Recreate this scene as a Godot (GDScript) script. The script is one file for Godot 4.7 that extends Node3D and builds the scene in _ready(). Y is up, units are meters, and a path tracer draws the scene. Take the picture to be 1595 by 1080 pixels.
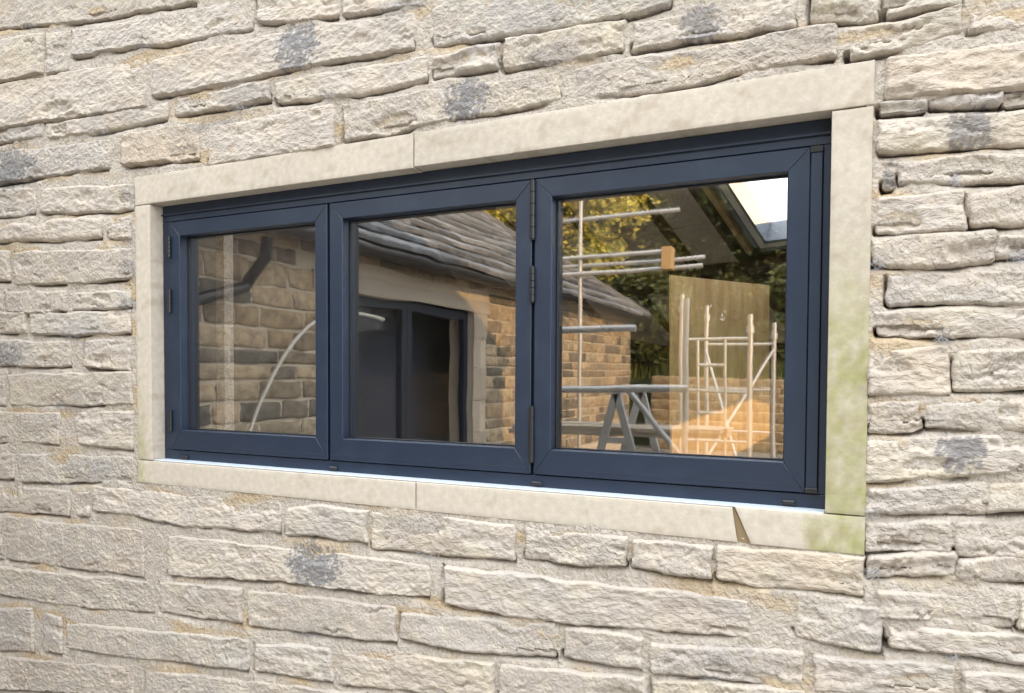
extends Node3D
# A stone cottage wall with a three-sash window; the glass mirrors the yard in front of it.

const GLASS := -0.093
var M := {}
var rng := RandomNumberGenerator.new()
var n_low := FastNoiseLite.new()
var n_mid := FastNoiseLite.new()
var n_fine := FastNoiseLite.new()
var n_patch := FastNoiseLite.new()
var used := {}

# outlines of the facing stones, mm on the wall: x, top, bottom for each place along a stone
var STONES := [
	[-938,3222,3019,-556,3151,2961,-329,3114,2927,157,3053,2886,343,3034,2866], [-945,2961,2770,-851,2954,2766,-648,2938,2763,-557,2926,2761], 
	[-531,2916,2749,-402,2909,2743], [-365,2897,2791,-24,2866,2768,224,2848,2739,454,2838,2728,622,2830,2723], 
	[646,2918,2732,842,2885,2702,995,2860,2687], [1021,2833,2687,1184,2806,2667,1334,2782,2648], 
	[-951,2765,2565,-856,2761,2566,-418,2734,2551,-65,2717,2531,67,2709,2528], 
	[110,2694,2556,323,2688,2547,638,2680,2544,869,2669,2542,1083,2652,2534,1296,2630,2528], 
	[1367,2637,2523,1422,2645,2519,1640,2656,2501,1822,2634,2495,1951,2605,2487,2106,2587,2497], [-954,2565,2511,-564,2550,2494], 
	[-534,2543,2485,-299,2534,2469,-67,2528,2463,179,2521,2466], [234,2527,2470,452,2526,2462,697,2523,2459], 
	[720,2510,2442,924,2509,2424,1083,2501,2412,1184,2496,2414,1344,2492,2419], [1363,2481,2424,1468,2493,2420,1590,2490,2416], 
	[1612,2489,2403,1703,2491,2400,1842,2486,2394,1974,2481,2397], [2003,2465,2389,2133,2460,2390,2311,2447,2380,2422,2443,2376], 
	[2463,2451,2373,2539,2443,2364,2611,2442,2357], [2625,2439,2357,2702,2429,2360,2777,2420,2359], 
	[-958,2463,2330,-864,2463,2329,-593,2449,2327,-152,2427,2320], [-61,2437,2315,149,2431,2303,353,2427,2293], 
	[399,2404,2264,636,2398,2263,812,2400,2260,972,2399,2259], [1023,2385,2272,1184,2386,2269,1400,2382,2286,1642,2375,2287,1788,2369,2293], 
	[1839,2372,2287,1957,2374,2276,2134,2362,2272,2267,2361,2280,2362,2372,2283,2467,2367,2287,2514,2361,2285], 
	[2543,2346,2275,2637,2342,2277,2717,2348,2289,2780,2356,2295], [2795,2339,2289,2856,2340,2280,2927,2339,2277], 
	[2631,2260,2162,2706,2257,2159,2783,2255,2154,2930,2249,2142], [2614,2157,2132,2710,2150,2127], [2722,2152,2132,2797,2149,2123,2862,2148,2116], 
	[2873,2140,2113,2931,2137,2109], [2616,2116,2038,2709,2108,2035,2786,2103,2031,2933,2090,2021], [2627,2015,1949,2646,2013,1947], 
	[2658,2011,1961,2750,2007,1953,2826,2003,1947,2935,1999,1939], [2612,1928,1847,2699,1926,1841,2792,1934,1841], 
	[2801,1924,1845,2865,1924,1843,2937,1922,1844], [2602,1832,1770,2687,1836,1758,2766,1836,1756,2849,1836,1766], [2858,1820,1774,2939,1817,1775], 
	[2643,1740,1673,2729,1743,1670,2941,1742,1666], [2617,1657,1603,2690,1661,1598,2782,1662,1592,2942,1659,1592], 
	[2603,1559,1458,2693,1565,1458,2769,1568,1462], [2782,1559,1467,2848,1565,1471,2945,1567,1478], [2603,1431,1360,2668,1438,1367,2712,1440,1375], 
	[2723,1433,1380,2799,1445,1379,2947,1456,1382], [2600,1339,1242,2697,1349,1256,2801,1357,1267,2949,1370,1291], 
	[2602,1221,1158,2725,1238,1174,2851,1256,1191], [2859,1252,1188,2951,1263,1199], [2603,1141,1072,2700,1151,1084,2777,1160,1090], 
	[2795,1157,1080,2843,1166,1084,2953,1177,1095], [2607,1059,1010,2701,1073,1022,2791,1086,1035], [2801,1070,1027,2882,1087,1032,2954,1098,1040], 
	[2629,978,909,2717,982,917,2808,991,921,2906,1010,931], [2916,1007,930,2968,1014,929], [2654,898,843,2745,901,851,2836,908,848,2959,915,849], 
	[2487,794,704,2609,802,720,2679,811,730,2794,821,740], [2808,811,735,2888,821,744,2960,827,758], [-962,2310,2188,-775,2297,2180,-623,2284,2181], 
	[-571,2273,2174,-386,2265,2155,-225,2254,2148,-8,2234,2139], [-966,2120,2074,-778,2147,2072,-471,2141,2052,-196,2125,2043], 
	[-161,2107,2040,-25,2118,2022], [-970,2040,1908,-810,2032,1900], [-773,2018,1884,-603,2015,1874,-350,2004,1864,-31,1983,1872], 
	[-975,1845,1765,-870,1846,1761], [-837,1848,1763,-651,1845,1752,-427,1838,1753], [-382,1826,1757,-233,1825,1752,-29,1819,1756], 
	[-977,1762,1678,-698,1753,1664], [-657,1752,1661,-355,1748,1653,-31,1743,1657], [-981,1641,1528,-656,1630,1522,-399,1624,1522], 
	[-305,1625,1520,-158,1628,1509,-37,1629,1505], [-985,1482,1348,-866,1479,1351], [-819,1485,1349,-443,1493,1360,-31,1497,1370], 
	[-990,1316,1179,-664,1319,1194,-481,1322,1193], [-359,1325,1202,-203,1337,1190,-26,1344,1191], [-995,1126,1015,-804,1136,1022], 
	[-754,1136,1011,-450,1149,1032,-33,1158,1063], [-999,983,868,-671,994,882,-420,996,893], [-374,991,897,-300,1007,903], 
	[-271,1028,930,-53,1031,927,270,1030,911,626,1038,931,735,1038,933], [764,1026,935,918,1046,935,1107,1042,937], 
	[1127,1037,924,1403,1047,927,1649,1047,943], [1687,1041,953,1854,1044,949,1999,1046,964], [2017,1038,965,2115,1050,958,2232,1048,959], 
	[2249,1047,959,2350,1052,953,2459,1052,956,2598,1057,963], [-1004,856,650,-897,857,659], [-864,851,657,-631,852,664,-373,859,672,26,876,689], 
	[170,867,714,435,874,735,716,878,758,973,883,767,1184,888,775,1351,886,791], 
	[1413,891,775,1650,902,767,1855,899,777,1999,904,790,2152,910,801,2332,914,819], [2445,931,834,2535,935,829,2638,940,830], 
	[-1009,614,490,-547,635,501,-255,654,520,82,678,558], [125,676,565,300,699,570,543,711,585], [581,704,581,745,721,587,1000,731,603,1224,734,622], 
	[1249,725,639,1427,734,632,1651,754,650,1788,761,668], [1812,761,674,1934,772,674,2046,766,681], 
	[2068,757,676,2222,772,687,2353,787,701,2462,797,714], [-1016,412,224,-685,460,268], [-613,447,283,-487,452,293], 
	[-448,430,328,-139,461,344,298,501,387,576,526,414], [616,518,419,773,537,429,961,557,443], [999,559,439,1184,577,461,1428,602,487,1582,612,505], 
	[-1021,194,41,-469,258,130,-35,310,188], [32,307,144,296,342,185,621,378,229,1079,424,293], [1604,612,505,1857,640,537,2058,656,559], 
	[2080,653,563,2257,679,600,2473,696,611], [1122,423,302,1428,463,348,1587,482,382], 
]

# ------------------------------------------------------------------ helpers
func lin(r: float, g: float, b: float) -> Color:
	return Color(r, g, b).linear_to_srgb()

func numbered(called: String) -> String:
	if not used.has(called):
		used[called] = 0
		return called
	used[called] += 1
	return "%s_%03d" % [called, used[called]]

func thing(called: String, label: String, category: String, at := Vector3.ZERO, group := "") -> Node3D:
	var o := Node3D.new()
	o.name = numbered(called)
	o.position = at
	add_child(o)
	tag(o, label, category, group)
	return o

func tag(o: Node3D, label: String, category: String, group := "") -> void:
	o.set_meta("label", label)
	o.set_meta("category", category)
	o.set_meta("kind", "thing")
	if group != "":
		o.set_meta("group", group)

func node(called: String, parent: Node) -> Node3D:
	var o := Node3D.new()
	o.name = called
	parent.add_child(o, true)
	return o

func put(called: String, mesh: Mesh, m: Material, parent: Node = self) -> MeshInstance3D:
	var o := MeshInstance3D.new()
	o.name = called
	o.mesh = mesh
	o.material_override = m
	parent.add_child(o, true)
	return o

func struct(called: String, mesh: Mesh, m: Material) -> MeshInstance3D:
	var o := put(numbered(called), mesh, m)
	o.set_meta("kind", "structure")
	return o

func begin() -> SurfaceTool:
	var st := SurfaceTool.new()
	st.begin(Mesh.PRIMITIVE_TRIANGLES)
	return st

func tri(st: SurfaceTool, a: Vector3, b: Vector3, c: Vector3, out: Vector3) -> void:
	var n := (b - a).cross(c - a)
	if n.length_squared() < 1e-16:
		return
	n = n.normalized()
	var flip := n.dot(out) > 0.0
	if not flip:
		n = -n
	for v: Vector3 in ([a, c, b] if flip else [a, b, c]):
		st.set_normal(n)
		st.add_vertex(v)

func quad(st: SurfaceTool, a: Vector3, b: Vector3, c: Vector3, d: Vector3, out: Vector3) -> void:
	tri(st, a, b, c, out)
	tri(st, a, c, d, out)

# box between two corners with chamfered edges, carried by a transform
func box(st: SurfaceTool, lo: Vector3, hi: Vector3, c := 0.002, x := Transform3D()) -> void:
	var h := (hi - lo) / 2.0
	var o := (hi + lo) / 2.0
	c = minf(c, minf(h.x, minf(h.y, h.z)) * 0.9)
	var p := func(axis: int, s: Vector3) -> Vector3:
		var q := Vector3(s.x * (h.x - c), s.y * (h.y - c), s.z * (h.z - c))
		q[axis] = s[axis] * h[axis]
		return x * (o + q)
	for a in 3:
		var b := (a + 1) % 3
		var d := (a + 2) % 3
		for s: float in [-1.0, 1.0]:
			var v: Array[Vector3] = []
			for k: Array in [[-1, -1], [1, -1], [1, 1], [-1, 1]]:
				var g := Vector3.ZERO
				g[a] = s
				g[b] = k[0]
				g[d] = k[1]
				v.append(g)
			var out := Vector3.ZERO
			out[a] = s
			out = x.basis * out
			quad(st, (p as Callable).call(a, v[0]), (p as Callable).call(a, v[1]), (p as Callable).call(a, v[2]), (p as Callable).call(a, v[3]), out)
			# edges between faces a and b
			for t: float in [-1.0, 1.0]:
				var g0 := Vector3.ZERO
				g0[a] = s
				g0[b] = t
				g0[d] = -1.0
				var g1 := g0
				g1[d] = 1.0
				var e := g0
				e[d] = 0.0
				quad(st, (p as Callable).call(a, g0), (p as Callable).call(a, g1), (p as Callable).call(b, g1), (p as Callable).call(b, g0), x.basis * e)
	for sx: float in [-1.0, 1.0]:
		for sy: float in [-1.0, 1.0]:
			for sz: float in [-1.0, 1.0]:
				var g := Vector3(sx, sy, sz)
				tri(st, (p as Callable).call(0, g), (p as Callable).call(1, g), (p as Callable).call(2, g), x.basis * g)

func box_mesh(lo: Vector3, hi: Vector3, c := 0.002, x := Transform3D()) -> ArrayMesh:
	var st := begin()
	box(st, lo, hi, c, x)
	return st.commit()

# a prism over a flat outline given anticlockwise in x,y, from z0 (back) to z1 (front)
func prism(st: SurfaceTool, pts: PackedVector2Array, z0: float, z1: float, x := Transform3D()) -> void:
	var ids := Geometry2D.triangulate_polygon(pts)
	for k in range(0, ids.size(), 3):
		var a := pts[ids[k]]
		var b := pts[ids[k + 1]]
		var c := pts[ids[k + 2]]
		tri(st, x * Vector3(a.x, a.y, z1), x * Vector3(b.x, b.y, z1), x * Vector3(c.x, c.y, z1), x.basis * Vector3(0, 0, 1))
		tri(st, x * Vector3(a.x, a.y, z0), x * Vector3(b.x, b.y, z0), x * Vector3(c.x, c.y, z0), x.basis * Vector3(0, 0, -1))
	for k in pts.size():
		var a := pts[k]
		var b := pts[(k + 1) % pts.size()]
		var out := Vector3(b.y - a.y, a.x - b.x, 0)
		quad(st, x * Vector3(a.x, a.y, z0), x * Vector3(b.x, b.y, z0), x * Vector3(b.x, b.y, z1), x * Vector3(a.x, a.y, z1), x.basis * out)

# round bar along points
func tube(st: SurfaceTool, pts: Array, r: float, seg := 10, caps := true) -> void:
	var n := pts.size()
	var rings: Array = []
	var dirs: Array = []
	var side := Vector3.UP
	for i in n:
		var d: Vector3 = ((pts[mini(i + 1, n - 1)] as Vector3) - (pts[maxi(i - 1, 0)] as Vector3)).normalized()
		if i == 0:
			side = (Vector3.UP if absf(d.y) < 0.9 else Vector3.RIGHT)
		side = (side - d * side.dot(d)).normalized()
		var up := d.cross(side)
		var ring: Array = []
		var dr: Array = []
		for k in seg:
			var a := TAU * k / seg
			var o := side * cos(a) + up * sin(a)
			dr.append(o)
			ring.append((pts[i] as Vector3) + o * r)
		rings.append(ring)
		dirs.append(dr)
	for i in n - 1:
		for k in seg:
			var j := (k + 1) % seg
			var v := [rings[i][k], rings[i][j], rings[i + 1][j], rings[i + 1][k]]
			var w := [dirs[i][k], dirs[i][j], dirs[i + 1][j], dirs[i + 1][k]]
			var fn: Vector3 = ((v[1] as Vector3) - v[0]).cross((v[2] as Vector3) - v[0])
			var order := [0, 2, 1, 0, 3, 2] if fn.dot(w[0]) > 0.0 else [0, 1, 2, 0, 2, 3]
			for q: int in order:
				st.set_normal(w[q])
				st.add_vertex(v[q])
	if caps:
		for e: int in [0, n - 1]:
			var out: Vector3 = (pts[0] as Vector3) - pts[1] if e == 0 else (pts[n - 1] as Vector3) - pts[n - 2]
			for k in seg:
				tri(st, pts[e], rings[e][k], rings[e][(k + 1) % seg], out)

func tube_mesh(pts: Array, r: float, seg := 10) -> ArrayMesh:
	var st := begin()
	tube(st, pts, r, seg)
	return st.commit()

# grid of vertices (rows x columns) with smooth normals; out = side it faces
func grid_mesh(v: PackedVector3Array, col: PackedColorArray, nc: int, nr: int, out: Vector3, skip = null) -> ArrayMesh:
	var nm := PackedVector3Array()
	nm.resize(v.size())
	for r in nr:
		for c in nc:
			var i := r * nc + c
			var dx := v[r * nc + mini(c + 1, nc - 1)] - v[r * nc + maxi(c - 1, 0)]
			var dy := v[mini(r + 1, nr - 1) * nc + c] - v[maxi(r - 1, 0) * nc + c]
			var n := dx.cross(dy)
			n = n.normalized() if n.length_squared() > 1e-18 else out
			nm[i] = n
	# one sign for all
	var sign_ := 1.0
	var acc := Vector3.ZERO
	for i in range(0, nm.size(), maxi(1, nm.size() / 60)):
		acc += nm[i]
	if acc.dot(out) < 0.0:
		sign_ = -1.0
		for i in nm.size():
			nm[i] = -nm[i]
	var idx := PackedInt32Array()
	for r in nr - 1:
		for c in nc - 1:
			if skip != null and skip.call(c, r):
				continue
			var a := r * nc + c
			var b := a + 1
			var d := a + nc
			var e := d + 1
			if sign_ > 0.0:
				idx.append_array(PackedInt32Array([a, d, b, b, d, e]))
			else:
				idx.append_array(PackedInt32Array([a, b, d, b, e, d]))
	var arr := []
	arr.resize(Mesh.ARRAY_MAX)
	arr[Mesh.ARRAY_VERTEX] = v
	arr[Mesh.ARRAY_NORMAL] = nm
	if col.size() == v.size():
		arr[Mesh.ARRAY_COLOR] = col
	arr[Mesh.ARRAY_INDEX] = idx
	var m := ArrayMesh.new()
	m.add_surface_from_arrays(Mesh.PRIMITIVE_TRIANGLES, arr)
	return m

# ------------------------------------------------------------------ materials
func noise(seed_: int, freq: float, oct := 4, kind := FastNoiseLite.TYPE_SIMPLEX_SMOOTH) -> FastNoiseLite:
	var n := FastNoiseLite.new()
	n.seed = seed_
	n.noise_type = kind
	n.frequency = freq
	n.fractal_type = FastNoiseLite.FRACTAL_FBM if oct > 1 else FastNoiseLite.FRACTAL_NONE
	n.fractal_octaves = oct
	return n

func gray(n: FastNoiseLite, size := 512) -> Image:
	return n.get_seamless_image(size, size, false, false, 0.2)

func ramp(im: Image, stops: Array) -> ImageTexture:
	var g := Gradient.new()
	g.offsets = PackedFloat32Array([])
	var off := PackedFloat32Array()
	var cs := PackedColorArray()
	for s: Array in stops:
		off.append(s[0])
		cs.append(lin(s[1], s[2], s[3]))
	g.offsets = off
	g.colors = cs
	var lut := []
	for i in 256:
		lut.append(g.sample(i / 255.0))
	var out := Image.create(im.get_width(), im.get_height(), false, Image.FORMAT_RGB8)
	for y in im.get_height():
		for x in im.get_width():
			out.set_pixel(x, y, lut[int(im.get_pixel(x, y).r * 255.0)])
	return ImageTexture.create_from_image(out)

func mat(c: Color, rough := 0.8, metal := 0.0) -> StandardMaterial3D:
	var m := StandardMaterial3D.new()
	m.albedo_color = c
	m.roughness = rough
	m.metallic = metal
	return m

func tri_planar(m: StandardMaterial3D, metres: float) -> void:
	m.uv1_triplanar = true
	m.uv1_world_triplanar = true
	m.uv1_scale = Vector3.ONE / metres

func make_materials() -> void:
	# height of split sandstone: flakes, pits and grain
	var ha := noise(11, 0.021, 5)
	ha.fractal_gain = 0.58
	ha.domain_warp_enabled = true
	ha.domain_warp_amplitude = 26.0
	ha.domain_warp_frequency = 0.018
	var rough_height := ImageTexture.create_from_image(gray(ha, 1024))
	var hb := noise(12, 0.05, 4)
	var grain_height := ImageTexture.create_from_image(gray(hb, 512))
	var tone := gray(noise(21, 0.008, 5), 512)
	var tone2 := gray(noise(22, 0.02, 4), 512)

	var s := mat(Color.WHITE, 0.92)
	s.albedo_texture = ramp(tone, [[0.0, 0.365, 0.325, 0.29], [0.35, 0.42, 0.376, 0.333], [0.55, 0.44, 0.394, 0.346], [0.75, 0.465, 0.41, 0.346], [1.0, 0.52, 0.462, 0.395]])
	s.vertex_color_use_as_albedo = true
	s.heightmap_enabled = true
	s.heightmap_texture = rough_height
	s.heightmap_scale = 0.85
	s.specular_mode = BaseMaterial3D.SPECULAR_SCHLICK_GGX
	s.metallic_specular = 0.25
	tri_planar(s, 0.42)
	M.stone = s
	# harder beds: drawn out along the layers, or finer and flatter
	var s2: StandardMaterial3D = s.duplicate()
	s2.uv1_scale = Vector3(1.0 / 0.95, 1.0 / 0.5, 1.0 / 0.95)
	s2.heightmap_scale = 0.85
	M.stone_bedded = s2
	var s3: StandardMaterial3D = s.duplicate()
	s3.uv1_scale = Vector3.ONE / 0.29
	s3.uv1_offset = Vector3(0.37, 0.21, 0.0)
	s3.heightmap_scale = 0.55
	M.stone_fine = s3
	var s4: StandardMaterial3D = s.duplicate()
	s4.uv1_scale = Vector3(1.0 / 0.6, 1.0 / 0.42, 1.0 / 0.6)
	s4.uv1_offset = Vector3(0.11, 0.63, 0.0)
	s4.heightmap_scale = 1.1
	M.stone_coarse = s4

	var mo := mat(Color.WHITE, 0.95)
	mo.albedo_texture = ramp(tone2, [[0.0, 0.36, 0.30, 0.22], [0.35, 0.43, 0.385, 0.335], [0.7, 0.47, 0.425, 0.375], [1.0, 0.54, 0.495, 0.44]])
	mo.vertex_color_use_as_albedo = true
	mo.heightmap_enabled = true
	mo.heightmap_texture = rough_height
	mo.heightmap_scale = 0.9
	mo.metallic_specular = 0.2
	tri_planar(mo, 0.36)
	M.mortar = mo

	var ash := mat(Color.WHITE, 0.85)
	ash.albedo_texture = ramp(tone2, [[0.0, 0.41, 0.365, 0.305], [0.5, 0.455, 0.405, 0.34], [1.0, 0.51, 0.46, 0.395]])
	ash.vertex_color_use_as_albedo = true
	ash.heightmap_enabled = true
	ash.heightmap_texture = grain_height
	ash.heightmap_scale = 0.035
	ash.metallic_specular = 0.3
	tri_planar(ash, 0.31)
	M.ashlar = ash

	var ws := mat(Color.WHITE, 0.95)
	ws.albedo_texture = ramp(tone, [[0.0, 0.24, 0.20, 0.17], [0.4, 0.40, 0.335, 0.25], [0.6, 0.49, 0.415, 0.31], [1.0, 0.58, 0.50, 0.38]])
	ws.vertex_color_use_as_albedo = true
	ws.heightmap_enabled = true
	ws.heightmap_texture = rough_height
	ws.heightmap_scale = 1.0
	tri_planar(ws, 0.5)
	M.wing_stone = ws
	M.wing_mortar = mat(lin(0.60, 0.53, 0.43), 0.95)

	var slate := mat(Color.WHITE, 0.7)
	slate.albedo_texture = ramp(tone, [[0.0, 0.14, 0.14, 0.14], [0.5, 0.26, 0.255, 0.25], [1.0, 0.38, 0.365, 0.34]])
	slate.vertex_color_use_as_albedo = true
	slate.heightmap_enabled = true
	slate.heightmap_texture = rough_height
	slate.heightmap_scale = 0.8
	tri_planar(slate, 0.7)
	M.slate = slate

	var fr := mat(Color.WHITE, 0.40)
	fr.albedo_texture = ramp(gray(noise(41, 0.012, 5), 256), [[0.0, 0.0075, 0.017, 0.037], [0.6, 0.0095, 0.0195, 0.041], [1.0, 0.014, 0.026, 0.048]])
	fr.heightmap_enabled = true
	fr.heightmap_texture = grain_height
	fr.heightmap_scale = 0.012
	tri_planar(fr, 0.5)
	M.frame = fr
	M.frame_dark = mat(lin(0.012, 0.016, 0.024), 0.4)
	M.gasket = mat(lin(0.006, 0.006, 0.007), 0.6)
	M.sky_white = mat(lin(0.52, 0.58, 0.66), 0.35)  # bluish white standing in for skylight on the sill top
	M.white = mat(lin(0.75, 0.75, 0.73), 0.5)

	var gl := mat(Color(0.1, 0.12, 0.12, 0.004), 0.0)
	gl.transparency = BaseMaterial3D.TRANSPARENCY_ALPHA
	gl.metallic_specular = 0.5
	M.glass = gl
	M.glass_plain = gl.duplicate()
	M.glass_plain.metallic_specular = 0.3
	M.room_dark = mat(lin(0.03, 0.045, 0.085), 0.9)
	# the metal oxide coating inside the double glazing: a faint mirror
	var one := Image.create(4, 4, false, Image.FORMAT_RGB8)
	one.fill(Color(1.0, 0.985, 0.955))
	var co := mat(Color(1, 1, 1, 0.24), 0.0, 1.0)
	co.albedo_texture = ImageTexture.create_from_image(one)
	co.transparency = BaseMaterial3D.TRANSPARENCY_ALPHA
	M.coating = co

	var wood := gray(noise(31, 0.02, 4), 256)
	var pl := mat(Color.WHITE, 0.75)
	pl.albedo_texture = ramp(wood, [[0.0, 0.54, 0.34, 0.14], [0.5, 0.66, 0.45, 0.20], [1.0, 0.74, 0.54, 0.28]])
	pl.uv1_triplanar = true
	pl.uv1_scale = Vector3(2.2, 0.5, 2.2)
	M.plywood = pl
	var tm := mat(Color.WHITE, 0.8)
	tm.albedo_texture = ramp(wood, [[0.0, 0.34, 0.21, 0.10], [0.5, 0.46, 0.31, 0.16], [1.0, 0.56, 0.40, 0.23]])
	tm.uv1_triplanar = true
	tm.uv1_scale = Vector3(6, 1.2, 6)
	M.timber = tm
	M.dark_timber = mat(lin(0.09, 0.06, 0.035), 0.8)
	var ins := mat(Color.WHITE, 0.6)
	ins.albedo_texture = ramp(wood, [[0.0, 0.50, 0.43, 0.34], [0.5, 0.58, 0.52, 0.43], [1.0, 0.66, 0.60, 0.51]])
	tri_planar(ins, 1.3)
	M.insulation = ins
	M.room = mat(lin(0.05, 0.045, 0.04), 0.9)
	M.room_floor = mat(lin(0.42, 0.40, 0.37), 0.9)
	M.steel = mat(lin(0.50, 0.51, 0.52), 0.4, 0.35)
	M.alloy = mat(lin(0.52, 0.52, 0.52), 0.35, 0.3)
	M.black = mat(lin(0.012, 0.012, 0.014), 0.35)
	M.cable = mat(lin(0.72, 0.70, 0.65), 0.5)
	var cw := mat(lin(0.62, 0.63, 0.65), 0.9)
	M.cobweb = cw
	cw.albedo_color = lin(0.40, 0.40, 0.42)
	var gd := mat(Color.WHITE, 0.95)
	gd.albedo_texture = ramp(tone2, [[0.0, 0.16, 0.145, 0.125], [0.5, 0.25, 0.235, 0.21], [1.0, 0.34, 0.32, 0.29]])
	tri_planar(gd, 1.7)
	M.ground = gd
	var lf := mat(Color.WHITE, 0.6)
	lf.vertex_color_use_as_albedo = true
	lf.backlight_enabled = true
	lf.backlight = Color(0.5, 0.5, 0.3)
	lf.cull_mode = BaseMaterial3D.CULL_DISABLED
	M.leaf = lf
	M.bark = mat(lin(0.10, 0.075, 0.05), 0.95)
	M.soil = mat(lin(0.06, 0.075, 0.025), 0.95)

# ------------------------------------------------------------------ the facing stones
# soot and weather marks on the wall: x, y, half width, half height (m), strength
var MARKS := [
	[0.827,2.614,0.073,0.061,0.80], [1.479,2.335,0.058,0.046,0.80], [2.187,2.422,0.043,0.037,0.70], [-0.780,2.389,0.119,0.072,0.75], [2.801,2.067,0.033,0.038,0.70], [2.801,1.321,0.038,0.036,0.75], [0.884,0.836,0.085,0.058,0.80], [-0.829,1.562,0.084,0.040,0.60], [2.637,1.980,0.010,0.030,0.80], [-0.034,2.191,0.045,0.030,0.50], [-0.039,1.890,0.045,0.035,0.50], [-0.041,1.764,0.037,0.020,0.50], [0.419,2.420,0.129,0.023,0.40], [-0.142,2.512,0.153,0.040,0.30], [1.332,0.981,0.108,0.045,0.25], [0.889,0.635,0.141,0.056,0.25], [1.234,2.661,0.073,0.024,0.40], [0.577,2.484,0.092,0.032,0.30], [1.744,2.417,0.056,0.029,0.40], [-0.335,1.668,0.102,0.037,0.30], [-0.403,1.375,0.104,0.038,0.30], [-0.245,1.088,0.120,0.037,0.25], [2.305,0.755,0.081,0.034,0.20], [1.784,2.428,0.079,0.027,0.20]
]

func mark_at(x: float, y: float) -> float:
	var k := 0.0
	for m: Array in MARKS:
		var dx: float = (x - float(m[0])) / float(m[2])
		var dy: float = (y - float(m[1])) / float(m[3])
		var d := dx * dx + dy * dy
		if d < 2.4:
			var e := 1.0 - d * 0.62 + n_patch.get_noise_2d(x * 16.0, y * 16.0) * 1.0 + n_fine.get_noise_2d(x * 1.3, y * 1.3) * 1.5
			k = maxf(k, clampf(e * 14.0, 0.0, 1.0) * float(m[4]))
	return k

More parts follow.
